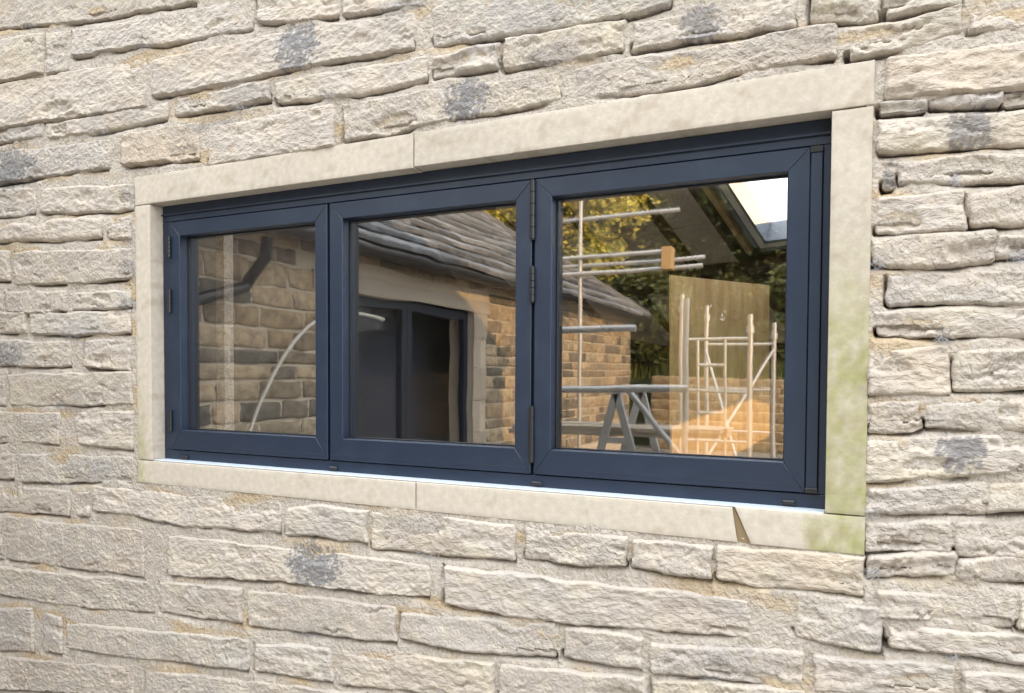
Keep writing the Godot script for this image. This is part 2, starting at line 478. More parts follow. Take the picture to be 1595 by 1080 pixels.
func facing_stone(o: Array, k: int, parent: Node) -> void:
	var n := o.size() / 3
	var x0: float = o[0] * 0.001 - 0.004
	var x1: float = o[(n - 1) * 3] * 0.001 + 0.004
	var hh: float = (o[1] - o[2]) * 0.001
	var step := 0.005 if k < STONES.size() else 0.013
	var nc := clampi(int((x1 - x0) / step) + 1, 5, 190) + 4
	var nr := clampi(int(hh / step) + 1, 4, 56) + 4
	var v := PackedVector3Array()
	var col := PackedColorArray()
	v.resize(nc * nr)
	col.resize(nc * nr)
	var so := k * 3.7
	rng.seed = 500 + k
	var proud := rng.randf_range(-0.002, 0.0045)
	var tilt := rng.randf_range(-0.04, 0.05)
	var lean := rng.randf_range(-0.012, 0.012)
	var tone := rng.randf_range(0.95, 1.05)
	var warm := rng.randf_range(-0.035, 0.03)
	var base := Color(tone * (1.0 + warm), tone, tone * (1.0 - warm * 1.6))
	var chips := []
	# splits along the bed: start, heading and length of thin cracks
	var cracks := []
	for q in rng.randi_range(1, 4):
		cracks.append([rng.randf_range(x0, x1), rng.randf_range(0.12, 0.95), rng.randf_range(0.03, 0.13), rng.randf_range(-0.3, 0.3), rng.randf_range(0.006, 0.014)])
	for q in rng.randi_range(1, 3):
		chips.append([rng.randf_range(x0, x1), rng.randf(), rng.randf_range(0.02, 0.07), rng.randf_range(0.004, 0.011)])
	for r in nr:
		# the two outer rings of the grid go back into the bed
		var t := clampf((r - 2.0) / (nr - 5.0), 0.0, 1.0)
		for c in nc:
			var s := clampf((c - 2.0) / (nc - 5.0), 0.0, 1.0)
			var x := lerpf(x0, x1, s)
			var seg := 0
			while seg < n - 2 and x > o[(seg + 1) * 3] * 0.001:
				seg += 1
			var f: float = (x * 1000.0 - o[seg * 3]) / float(o[seg * 3 + 3] - o[seg * 3])
			var yt: float = lerpf(o[seg * 3 + 1], o[seg * 3 + 4], f) * 0.001
			var yb: float = lerpf(o[seg * 3 + 2], o[seg * 3 + 5], f) * 0.001
			yt += 0.002
			yb -= 0.0055
			yt += n_low.get_noise_2d(x * 3.2 + so, 7.0) * 0.009
			yb += n_low.get_noise_2d(x * 3.2 + so, 77.0) * 0.007 + n_mid.get_noise_2d(x * 2.0, so) * 0.004
			var y := lerpf(yt, yb, t)
			x += (n_low.get_noise_2d(y * 5.0 + so, 30.0 + (90.0 if s > 0.5 else 0.0)) * 0.013) * absf(s - 0.5) * 2.0
			var ds := minf(s, 1.0 - s) * (x1 - x0)
			var dt := minf(t, 1.0 - t) * (yt - yb)
			# rounded arrises, softer at the corners
			var rad := 0.0055
			var es := clampf(ds / rad, 0.0, 1.0)
			var et := clampf(dt / rad, 0.0, 1.0)
			var edge := sqrt(maxf(0.0, 1.0 - pow(1.0 - es, 2.4) - pow(1.0 - et, 2.4))) if pow(1.0 - es, 2.4) + pow(1.0 - et, 2.4) < 1.0 else 0.0
			if es < 0.6 and et < 0.6:
				x += (0.6 - es) * 0.005 * (1.0 if s < 0.5 else -1.0)
				y += (0.6 - et) * 0.004 * (-1.0 if t < 0.5 else 1.0)
			var a := n_low.get_noise_3d(x * 2.4, y * 4.2, so)
			var b := 1.0 - absf(n_mid.get_noise_3d(x * 1.0 - y * 0.7, y * 1.9, so)) * 2.0
			var g := n_fine.get_noise_3d(x - y * 0.4, y * 1.5, so)
			var z := proud + tilt * (y - (yt + yb) * 0.5) + lean * (s - 0.5) + a * 0.006 + b * 0.0035 + g * 0.0025
			for ch: Array in chips:
				var cy: float = lerpf(yt, yb, ch[1])
				var d2 := Vector2((x - float(ch[0])) / float(ch[2]) * 0.7, (y - cy) / float(ch[2]) * 2.0).length() + n_mid.get_noise_2d(x * 3.0, y * 3.0) * 0.5
				if d2 < 1.0:
					z -= float(ch[3]) * smoothstep(1.0, 0.55, d2)
			for cr: Array in cracks:
				var lx := (x - float(cr[0])) / float(cr[2])
				if lx > 0.0 and lx < 1.0:
					var ly: float = lerpf(yt, yb, cr[1]) + float(cr[3]) * (x - float(cr[0])) + n_mid.get_noise_2d(x * 4.0, so) * 0.012
					z -= float(cr[4]) * clampf(1.0 - absf(y - ly) / 0.006, 0.0, 1.0) * sin(lx * PI)
			z = lerpf(-0.008, z, edge)
			if r == 0 or c == 0 or r == nr - 1 or c == nc - 1:
				z = -0.075
				x = clampf(x, x0 + 0.004, x1 - 0.004)
			elif r == 1 or c == 1 or r == nr - 2 or c == nc - 2:
				z = -0.035
			v[r * nc + c] = Vector3(x, y, z)
			var w := 1.0 + n_low.get_noise_3d(x * 1.6, y * 1.6, so + 40.0) * 0.10
			var mk := mark_at(x, y)
			var cc := Color(base.r * w, base.g * w, base.b * w)
			var rust := clampf((n_low.get_noise_3d(x * 0.9 + 31.0, y * 2.2, so * 0.3) - 0.05) * 2.2, 0.0, 0.8)
			cc = Color(cc.r * (1.0 + 0.03 * rust), cc.g * (1.0 - 0.02 * rust), cc.b * (1.0 - 0.07 * rust))
			# dark slate-grey weathering keeps its own outline
			cc = cc.lerp(Color(0.36, 0.41, 0.50), mk)
			col[r * nc + c] = cc
	put("stone", grid_mesh(v, col, nc, nr, Vector3(0, 0, 1)), [M.stone, M.stone_bedded, M.stone_fine, M.stone_coarse, M.stone_bedded][(k * 7 + int(o[0])) % 5], parent)

# for every point of the mortar, how far it lies under the foot of the stone above it
func washed(nc: int, nr: int, step: float) -> PackedFloat32Array:
	var d := PackedFloat32Array()
	d.resize(nc * nr)
	d.fill(9.0)
	for o: Array in STONES:
		var n := o.size() / 3
		for c in range(maxi(0, int((o[0] * 0.001 + 1.39) / step)), mini(nc, int((o[(n - 1) * 3] * 0.001 + 1.39) / step) + 1)):
			var x := (-1.39 + c * step) * 1000.0
			var seg := 0
			while seg < n - 2 and x > o[(seg + 1) * 3]:
				seg += 1
			var f := clampf((x - o[seg * 3]) / float(o[seg * 3 + 3] - o[seg * 3]), 0.0, 1.0)
			var yb: float = lerpf(o[seg * 3 + 2], o[seg * 3 + 5], f) * 0.001
			for q in 13:
				var r := int((yb + 0.02) / step) + 2 - q
				if r >= 0 and r < nr:
					var e := maxf(0.0, yb - (-0.02 + r * step) - 0.005)
					d[r * nc + c] = minf(d[r * nc + c], e)
		if (o[0] + o[1]) % 3 == 0:
			for r in range(int((o[2] * 0.001 + 0.02) / step), int((o[1] * 0.001 + 0.02) / step) + 1):
				var c := int((o[0] * 0.001 - 0.007 + 1.39) / step)
				if c > 0 and c < nc and r >= 0 and r < nr:
					d[r * nc + c] = minf(d[r * nc + c], 0.002)
	return d

func in_window(x: float, y: float) -> bool:
	return x > 0.015 and x < 2.585 and y > 1.075 and y < 2.243

func make_wall() -> void:
	var w := thing("stone_wall", "pale buff house wall of rough split sandstone in uneven courses around the window", "wall")
	# body of the wall round the opening, butted end to end
	var st := begin()
	var ox0 := 0.03
	var ox1 := 2.57
	var oy0 := 1.09
	var oy1 := 2.23
	var top := func(x: float) -> float: return roof_y(x, -0.15) - 0.1
	prism(st, PackedVector2Array([Vector2(-1.4, 0), Vector2(ox0, 0), Vector2(ox0, (top as Callable).call(ox0)), Vector2(-1.4, (top as Callable).call(-1.4))]), -0.34, -0.06)
	prism(st, PackedVector2Array([Vector2(ox1, 0), Vector2(6.5, 0), Vector2(6.5, (top as Callable).call(6.5)), Vector2(ox1, (top as Callable).call(ox1))]), -0.34, -0.06)
	prism(st, PackedVector2Array([Vector2(ox0, 0), Vector2(ox1, 0), Vector2(ox1, oy0), Vector2(ox0, oy0)]), -0.34, -0.06)
	prism(st, PackedVector2Array([Vector2(ox0, oy1), Vector2(ox1, oy1), Vector2(ox1, (top as Callable).call(ox1)), Vector2(ox0, (top as Callable).call(ox0))]), -0.34, -0.06)
	put("wall_core", st.commit(), M.mortar, w)
	put("added_reveal_sheet", box_mesh(Vector3(0.0315, 1.095, -0.36), Vector3(0.046, 2.225, -0.165), 0.001), M.gasket, w)  # black sheets added so the inner reveals read as dark
	put("added_reveal_sheet", box_mesh(Vector3(2.556, 1.095, -0.36), Vector3(2.5685, 2.225, -0.165), 0.001), M.gasket, w)
	# rough mortar between the stones
	var step := 0.007
	var nc := int(5.4 / step)
	var nr := int(3.72 / step)
	var v := PackedVector3Array()
	var col := PackedColorArray()
	v.resize(nc * nr)
	col.resize(nc * nr)
	var under := washed(nc, nr, step)
	for r in nr:
		for c in nc:
			var x := -1.39 + c * step
			var y := -0.02 + r * step
			var a := n_low.get_noise_3d(x * 2.0, y * 3.0, 500.0)
			var b := n_fine.get_noise_3d(x, y, 300.0)
			var z := -0.0035 + a * 0.006 + b * 0.003
			# the bed joints are washed out under the stones, some deeply
			var d: float = under[r * nc + c]
			var wash := clampf(0.58 + n_low.get_noise_2d(x * 1.9, y * 6.0 + 90.0) * 1.8, 0.0, 1.0)
			z -= (0.009 * exp(-d / 0.022) + 0.048 * exp(-d / 0.0045)) * wash
			v[r * nc + c] = Vector3(x, y, z)
			var mk := mark_at(x, y) * 0.8
			var ochre := clampf((n_low.get_noise_2d(x * 1.1 + 50.0, y * 5.0) - 0.12) * 3.0, 0.0, 1.0)
			col[r * nc + c] = Color(1, 1, 1).lerp(Color(0.97, 0.86, 0.68), ochre).lerp(Color(0.3, 0.34, 0.42), mk)
	var skip := func(c: int, r: int) -> bool:
		var x := -1.39 + (c + 0.5) * step
		var y := -0.02 + (r + 0.5) * step
		return in_window(x, y)
	put("mortar", grid_mesh(v, col, nc, nr, Vector3(0, 0, 1), skip), M.mortar, w)
	var k := 0
	for o: Array in STONES:
		facing_stone(o, k, w)
		k += 1
	# the courses go on past what the photograph shows
	rng.seed = 77
	var extra := []
	var y := 0.05
	while y < 3.6:
		var h := rng.randf_range(95, 150)
		var x := -1370.0
		while x < 4300.0:
			var l := rng.randf_range(260, 560)
			var yb := y * 1000.0
			if x < 2975.0 and x + l > 3120.0:
				l = 2960.0 - x
			elif x < 2975.0 and x + l > 2960.0:
				x = 2978.0
			var rim := edge_left(y) * 1000.0 - 14.0
			if x + l > rim and x + 120.0 < rim and x < -900.0:
				l = rim - x
			var left := x + l < edge_left(y) * 1000.0
			var right := x > 2975.0
			var above := yb > top_line(x * 0.001) * 1000.0 - 20.0 and yb > top_line((x + l) * 0.001) * 1000.0 - 20.0
			if (left or right or above) and x + l < 3950.0:
				extra.append([int(x), int(yb + h), int(yb), int(x + l), int(yb + h), int(yb)])
			x += l + 18.0
		y += (h + 20.0) * 0.001
	for o: Array in extra:
		facing_stone(o, k, w)
		k += 1

func edge_left(y: float) -> float:
	return -0.9 if y > 1.0 else -0.93

func top_line(x: float) -> float:
	return 3.23 - (x + 0.94) * 0.21

# ------------------------------------------------------------------ window surround
func algae(x: float, y: float) -> float:
	var k := 0.0
	if x > 2.5:
		k = smoothstep(1.95, 1.5, y) * 0.9
	elif x > 2.44 and y < 1.15:
		k = 0.85 * smoothstep(2.445, 2.475, x + n_patch.get_noise_2d(x * 12.0, y * 12.0) * 0.02)
	elif x < 0.06 and y < 1.55:
		k = smoothstep(1.55, 1.2, y) * smoothstep(0.075, 0.02, x + n_patch.get_noise_2d(5.0, y * 14.0) * 0.02) * 0.65
	var m := 0.72 + n_patch.get_noise_2d(x * 18.0, y * 9.0) * 0.55 + n_fine.get_noise_2d(x * 0.8, y * 0.5) * 0.5
	return clampf(k * m, 0.0, 1.0)

# a dressed block, its face a fine grid so that stains have a shape; outline may be slanted at the ends
func dressed(called: String, x0: float, x1: float, y0: float, y1: float, tone: float, parent: Node, slant0 := 0.0, slant1 := 0.0) -> void:
	var st := 0.0125
	var nc := clampi(int((x1 - x0) / st), 5, 140) + 4
	var nr := clampi(int((y1 - y0) / st), 5, 90) + 4
	var v := PackedVector3Array()
	var col := PackedColorArray()
	v.resize(nc * nr)
	col.resize(nc * nr)
	for r in nr:
		for c in nc:
			var s := clampf((c - 2.0) / (nc - 5.0), 0.0, 1.0)
			var t := clampf((r - 2.0) / (nr - 5.0), 0.0, 1.0)
			var y := lerpf(y1, y0, t)
			var x := lerpf(x0 + slant0 * t, x1 + slant1 * t, s)
			var z := n_low.get_noise_2d(x * 3.0, y * 3.0) * 0.0009
			var chip := maxf(0.0, n_mid.get_noise_2d(x * 2.5 + 9.0, y * 2.5) - 0.25) * 0.004
			var b := 0.0022 + chip
			var out_c := c == 0 or c == nc - 1
			var out_r := r == 0 or r == nr - 1
			var mid_c := c == 1 or c == nc - 2
			var mid_r := r == 1 or r == nr - 2
			if out_c or out_r:
				z = -0.16
			elif mid_c or mid_r:
				z = -b
			elif c == 2 or c == nc - 3:
				x += b if c == 2 else -b
			if not (out_c or out_r or mid_c or mid_r) and (r == 2 or r == nr - 3):
				y += -b if r == 2 else b
			v[r * nc + c] = Vector3(x, y, z)
			var a := algae(x, y)
			var w := tone * (1.0 + n_low.get_noise_2d(x * 1.3, y * 2.6) * 0.10)
			var cc := Color(w, w, w).lerp(Color(0.60, 0.66, 0.36), a)
			var dirt := clampf((n_mid.get_noise_2d(x * 0.9, y * 1.4) - 0.30) * 2.2, 0.0, 0.35)
			col[r * nc + c] = cc.lerp(Color(0.62, 0.56, 0.47), dirt)
	put(called, grid_mesh(v, col, nc, nr, Vector3(0, 0, 1)), M.ashlar, parent)

func make_surround() -> void:
	var s := thing("window_surround", "smooth buff sandstone surround of the window, its right jamb stained green", "window surround")
	dressed("lintel_block", 0.0, 1.2905, 2.149, 2.2585, 1.0, s)
	dressed("lintel_block", 1.2935, 2.602, 2.152, 2.2585, 0.97, s)
	dressed("jamb_block", 0.001, 0.0845, 1.1525, 2.1465, 1.0, s)
	dressed("jamb_block", 2.5085, 2.6005, 1.1555, 2.149, 0.93, s)
	dressed("sill_block", 0.0, 1.3, 1.0605, 1.150, 1.10, s)
	dressed("sill_block", 1.3025, 2.284, 1.0595, 1.1505, 1.07, s, 0.0, 0.014)
	dressed("sill_block", 2.290, 2.6, 1.0585, 1.153, 1.05, s, 0.042, 0.0)
	# the brown wedge where the last sill block has split away
	var st := begin()
	prism(st, PackedVector2Array([Vector2(2.285, 1.149), Vector2(2.2995, 1.06), Vector2(2.331, 1.06), Vector2(2.2885, 1.149)]), -0.12, -0.006)
	var wd := put("broken_wedge", st.commit(), M.wedge, s)
	wd.set_meta("label", "brown split wedge in the sill")

# ------------------------------------------------------------------ the window
func glass_sheet(x0: float, x1: float, y0: float, y1: float, z: float, amp: float, sd: float, tilt: Vector2) -> ArrayMesh:
	var nc := 40
	var nr := 48
	var v := PackedVector3Array()
	v.resize(nc * nr)
	var cx := (x0 + x1) / 2.0
	var cy := (y0 + y1) / 2.0
	for r in nr:
		for c in nc:
			var x := lerpf(x0, x1, c / (nc - 1.0))
			var y := lerpf(y0, y1, r / (nr - 1.0))
			# float glass under slight pressure: bowed, with a gentle wave
			var bow := (1.0 - pow((x - cx) / (x1 - x0) * 2.0, 2.0)) * (1.0 - pow((y - cy) / (y1 - y0) * 2.0, 2.0))
			var wv := n_patch.get_noise_3d(x * 1.6, y * 2.6, sd)
			v[r * nc + c] = Vector3(x, y, z + amp * (bow * 0.8 + wv) + tilt.x * (x - cx) + tilt.y * (y - cy))
	return grid_mesh(v, PackedColorArray(), nc, nr, Vector3(0, 0, 1))

func rail_mesh(x0: float, x1: float, y0: float, y1: float, cut: Array, z0: float, z1: float) -> ArrayMesh:
	# cut = four corner insets that mitre the member's ends: [x0 low, x0 high, x1 low, x1 high] (or y for stiles)
	var st := begin()
	var pts: PackedVector2Array
	if x1 - x0 > y1 - y0:
		pts = PackedVector2Array([Vector2(x0 + cut[0], y0), Vector2(x1 - cut[2], y0), Vector2(x1 - cut[3], y1), Vector2(x0 + cut[1], y1)])
	else:
		pts = PackedVector2Array([Vector2(x0, y0 + cut[0]), Vector2(x1, y0 + cut[2]), Vector2(x1, y1 - cut[3]), Vector2(x0, y1 - cut[1])])
	var cen := Vector2.ZERO
	for q in pts:
		cen += q / 4.0
	var inn := PackedVector2Array()
	var c := 0.0016
	for q in pts:
		inn.append(Vector2(q.x + c * signf(cen.x - q.x), q.y + c * signf(cen.y - q.y)))
	prism(st, pts, z0, z1 - c)
	# chamfer up to the face
	for k in 4:
		var a := pts[k]
		var b := pts[(k + 1) % 4]
		var e := inn[(k + 1) % 4]
		var d := inn[k]
		quad(st, Vector3(a.x, a.y, z1 - c), Vector3(b.x, b.y, z1 - c), Vector3(e.x, e.y, z1), Vector3(d.x, d.y, z1), Vector3(b.y - a.y, a.x - b.x, 0.3))
	quad(st, Vector3(inn[0].x, inn[0].y, z1), Vector3(inn[1].x, inn[1].y, z1), Vector3(inn[2].x, inn[2].y, z1), Vector3(inn[3].x, inn[3].y, z1), Vector3(0, 0, 1))
	return st.commit()

func make_hinge(parent: Node, x: float, y0: float, y1: float) -> void:
	var st := begin()
	var n := 5
	var l := (y1 - y0) / n
	for k in n:
		tube(st, [Vector3(x, y0 + l * k + 0.0012, -0.0455), Vector3(x, y0 + l * (k + 1) - 0.0012, -0.0455)], 0.0085, 12)
	tube(st, [Vector3(x, y0 - 0.003, -0.0455), Vector3(x, y1 + 0.003, -0.0455)], 0.0055, 10)
	put("hinge", st.commit(), M.black, parent)

func make_window() -> void:
	var w := thing("bifold_window", "anthracite grey metal window of three hinged sashes set in a stone surround", "window")
	# fixed outer frame
	var zf := -0.057
	var zb := -0.135
	var f := node("frame", w)
	put("head", box_mesh(Vector3(0.0865, 2.0865, zb), Vector3(2.5065, 2.150, zf), 0.0015), M.frame, f)
	put("drip_lip", box_mesh(Vector3(0.0875, 2.110, zf), Vector3(2.5055, 2.1165, -0.0495), 0.001), M.frame, f)
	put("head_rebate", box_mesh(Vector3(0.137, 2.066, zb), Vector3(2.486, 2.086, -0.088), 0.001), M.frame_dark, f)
	put("stile", box_mesh(Vector3(0.0865, 1.1925, zb), Vector3(0.1325, 2.086, zf), 0.0015), M.frame, f)
	put("stile", box_mesh(Vector3(2.4885, 1.1925, zb), Vector3(2.5065, 2.086, zf), 0.0015), M.frame, f)
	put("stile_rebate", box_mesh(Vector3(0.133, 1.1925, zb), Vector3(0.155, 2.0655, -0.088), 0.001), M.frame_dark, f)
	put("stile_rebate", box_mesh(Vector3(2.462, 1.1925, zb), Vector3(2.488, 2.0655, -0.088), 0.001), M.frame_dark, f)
	put("threshold", box_mesh(Vector3(0.0865, 1.1535, zb), Vector3(2.5065, 1.192, zf), 0.0015), M.frame, f)
	put("closing_strip", box_mesh(Vector3(2.4592, 1.197, -0.11), Vector3(2.487, 2.081, -0.0505), 0.0015), M.frame, f)
	put("strip_cap", box_mesh(Vector3(2.4575, 2.0675, -0.0503), Vector3(2.4885, 2.0835, -0.0465), 0.001), M.black, f)
	put("strip_cap", box_mesh(Vector3(2.4575, 1.1955, -0.0503), Vector3(2.4885, 1.2085, -0.0465), 0.001), M.black, f)
	var sky_strip := put("sill_sky_strip", box_mesh(Vector3(0.0865, 1.1515, -0.064), Vector3(2.507, 1.1552, -0.007), 0.001), M.sky_white, w)  # pale strip painted as the sill top bleached by the sky
	sky_strip.set_meta("label", "white strip along the foot of the frame, coloured as the skylit sill top")
	for x: float in [0.201, 0.928, 1.70, 2.419]:
		var st := begin()
		box(st, Vector3(x - 0.017, 1.1605, -0.0568), Vector3(x + 0.017, 1.1725, -0.0485), 0.003)
		box(st, Vector3(x - 0.013, 1.1575, -0.0568), Vector3(x + 0.013, 1.1603, -0.0520), 0.001)
		put("drain_cap", st.commit(), M.black, w)
	var sashes := [
		[0.1345, 0.9055, 0.052, 0.053, 0.0],
		[0.9165, 1.6800, 0.055, 0.053, 1.0],
		[1.6905, 2.4575, 0.055, 0.053, 2.0]]
	var y0 := 1.1955
	var y1 := 2.0825
	for a: Array in sashes:
		var s := node("sash", w)
		var x0: float = a[0]
		var x1: float = a[1]
		var l: float = a[2]
		var r: float = a[3]
		var bot := 0.076
		var tp := 0.056
		var z0 := -0.118
		var z1 := -0.050
		var g := 0.0004
		put("rail", rail_mesh(x0, x1, y0, y0 + bot, [g, l + g, g, r + g], z0, z1), M.frame, s)
		put("rail", rail_mesh(x0, x1, y1 - tp, y1, [l + g, g, r + g, g], z0, z1), M.frame, s)
		put("stile", rail_mesh(x0, x0 + l, y0, y1, [g, g, bot + g, tp + g], z0, z1), M.frame, s)
		put("stile", rail_mesh(x1 - r, x1, y0, y1, [bot + g, tp + g, g, g], z0, z1), M.frame, s)
		# thin shadow line along the foot of the sash
		put("drip_bead", box_mesh(Vector3(x0 + 0.002, y0 + 0.017, z1 + 0.0001), Vector3(x1 - 0.002, y0 + 0.0185, z1 + 0.0012), 0.0003), M.frame, s)
		var gx0 := x0 + l
		var gx1 := x1 - r
		var gy0 := y0 + bot
		var gy1 := y1 - tp
		var st := begin()
		var b := 0.0045
		box(st, Vector3(gx0 + 0.0005, gy0 + 0.0005, GLASS - 0.004), Vector3(gx0 + b, gy1 - 0.0005, GLASS + 0.004), 0.001)
		box(st, Vector3(gx1 - b, gy0 + 0.0005, GLASS - 0.004), Vector3(gx1 - 0.0005, gy1 - 0.0005, GLASS + 0.004), 0.001)
		box(st, Vector3(gx0 + b + 0.0003, gy0 + 0.0005, GLASS - 0.004), Vector3(gx1 - b - 0.0003, gy0 + b, GLASS + 0.004), 0.001)
		box(st, Vector3(gx0 + b + 0.0003, gy1 - b, GLASS - 0.004), Vector3(gx1 - b - 0.0003, gy1 - 0.0005, GLASS + 0.004), 0.001)
		put("gasket", st.commit(), M.gasket, s)
		var i: float = a[4]
		var wob := 0.00034 if i == 1.0 else 0.00013
		put("pane", glass_sheet(gx0, gx1, gy0, gy1, GLASS, wob, 3.0 + i * 11.0, Vector2(0.0006, 0.0004)), M.glass, s)
		put("pane", glass_sheet(gx0, gx1, gy0, gy1, GLASS - 0.018, wob, 5.0 + i * 7.0, Vector2(-0.0008, 0.0010)), M.glass, s)
		put("pane_coating", glass_sheet(gx0, gx1, gy0, gy1, GLASS - 0.0035, wob, 3.5 + i * 11.0, Vector2(0.0004, -0.0003)), M.coating, s)
		if i == 0.0:
			for h: Array in [[1.946, 2.026], [1.731, 1.819], [1.267, 1.347]]:
				make_hinge(s, 0.1335, h[0], h[1])
		if i == 2.0:
			for h: Array in [[1.904, 2.078], [1.716, 1.820], [1.233, 1.400]]:
				make_hinge(s, 1.6853, h[0], h[1])
	# dark seals behind the two gaps between the sashes
	put("gap_seal", box_mesh(Vector3(0.9058, 1.197, -0.115), Vector3(0.9162, 2.081, -0.066), 0.001), M.gasket, w)
	put("gap_seal", box_mesh(Vector3(1.6803, 1.197, -0.115), Vector3(1.6902, 2.081, -0.066), 0.001), M.gasket, w)

# ------------------------------------------------------------------ cobwebs
func make_cobwebs() -> void:
	var spots := [
		[-0.623,2.971,0.078,"grey cobweb in the bed joint at the top left corner of the wall"],
		[0.055,2.753,0.065,"grey cobweb over the light mortar patch, upper left of the window"],
		[-0.201,2.459,0.093,"grey cobweb in the joint above the lintel's left end"],
		[0.561,2.445,0.068,"grey cobweb in the long joint above the left lintel block, beside a rounded stone"],
		[1.253,2.669,0.063,"wide cobweb at the top edge of the wall, above the lintel joint"],
		[0.964,2.424,0.043,"small cobweb in the joint straight above the left lintel block's middle"],
		[1.776,2.393,0.044,"dense cobweb above the middle of the right lintel block"],
		[2.772,1.951,0.021,"cobweb in the joint beside the top of the right jamb"],
		[2.897,1.766,0.019,"cobweb at the right edge of the wall below a thin joint"],
		[-0.405,1.645,0.083,"cobweb low in the wall beside the left jamb's middle"],
		[-0.479,1.349,0.085,"cobweb beside the lower half of the left jamb"],
		[-0.465,1.014,0.085,"cobweb below the left jamb's foot"],
		[0.129,0.918,0.072,"cobweb under the left end of the sill"],
		[1.344,0.922,0.057,"wide cobweb under the sill joint"],
		[-0.646,0.499,0.090,"cobweb at the lower left corner of the wall"],
		[-0.044,0.356,0.076,"cobweb near the bottom edge of the wall, left of centre"],
		[0.849,0.583,0.074,"wide cobweb two courses under the sill's left block"],
		[1.404,0.645,0.042,"small cobweb in the joint two courses under the sill joint"],
		[2.401,0.943,0.037,"dense cobweb under the sill's broken right end"],
		[2.239,0.683,0.040,"wide cobweb near the bottom edge of the wall, right of centre"],
		[2.619,1.165,0.022,"cobweb beside the right end of the sill"],
		[2.616,1.022,0.020,"cobweb just below the sill's right corner"],
		[2.791,0.843,0.021,"cobweb in the lower right of the wall"],
		[2.617,1.774,0.022,"cobweb touching the right jamb's upper half"],
		[2.757,1.587,0.021,"cobweb right of the right jamb's middle"]
	]
	var k := 0
	for s: Array in spots:
		rng.seed = 900 + k
		var st := begin()
		var o := Vector3(s[0], s[1], 0.0)
		var wide: float = s[2]
		for q in 34:
			var a := Vector3(rng.randfn(0.0, wide * 0.42), rng.randfn(0.0, 0.007), rng.randf_range(-0.02, 0.006))
			var dir := Vector3(rng.randfn(0.0, 0.6), rng.randf_range(-1.0, 0.7), rng.randf_range(-0.15, 0.15)).normalized()
			var l := rng.randf_range(0.01, 0.034)
			var sag := Vector3(0, -0.004, 0.003)
			tube(st, [a - dir * l * 0.5, a + sag, a + dir * l * 0.5], rng.randf_range(0.00025, 0.0006), 3, false)
		var w := put(numbered("cobweb"), st.commit(), M.cobweb)
		w.position = o
		tag(w, s[3], "cobweb", "cobwebs in the joints of the wall")
		k += 1

# ------------------------------------------------------------------ the room behind the window
const RL := Vector3(1.915, 2.42, -3.5)
var rafter_dir := Vector3(-0.182, 0.3115, 0.5).normalized()
var along_dir := Vector3(0.94, 0, 0.342).normalized()

func roof_y(x: float, z: float) -> float:
	return RL.y + 0.586 * ((x - RL.x) * -0.342 + (z - RL.z) * 0.94)

func on_roof(u: float, v: float, h := 0.0) -> Vector3:
	var n := rafter_dir.cross(along_dir)
	if n.y < 0.0:
		n = -n
	return RL + rafter_dir * u + along_dir * v + n * h

# board lying in the roof slope: from (u0, v0) to (u1, v1), between heights h0 and h1 over the ceiling plane
func slope_box(st: SurfaceTool, u0: float, u1: float, v0: float, v1: float, h0: float, h1: float, c := 0.003) -> void:
	var n := rafter_dir.cross(along_dir)
	if n.y < 0.0:
		n = -n
	box(st, Vector3(u0, v0, h0), Vector3(u1, v1, h1), c, Transform3D(Basis(rafter_dir, along_dir, n), RL))

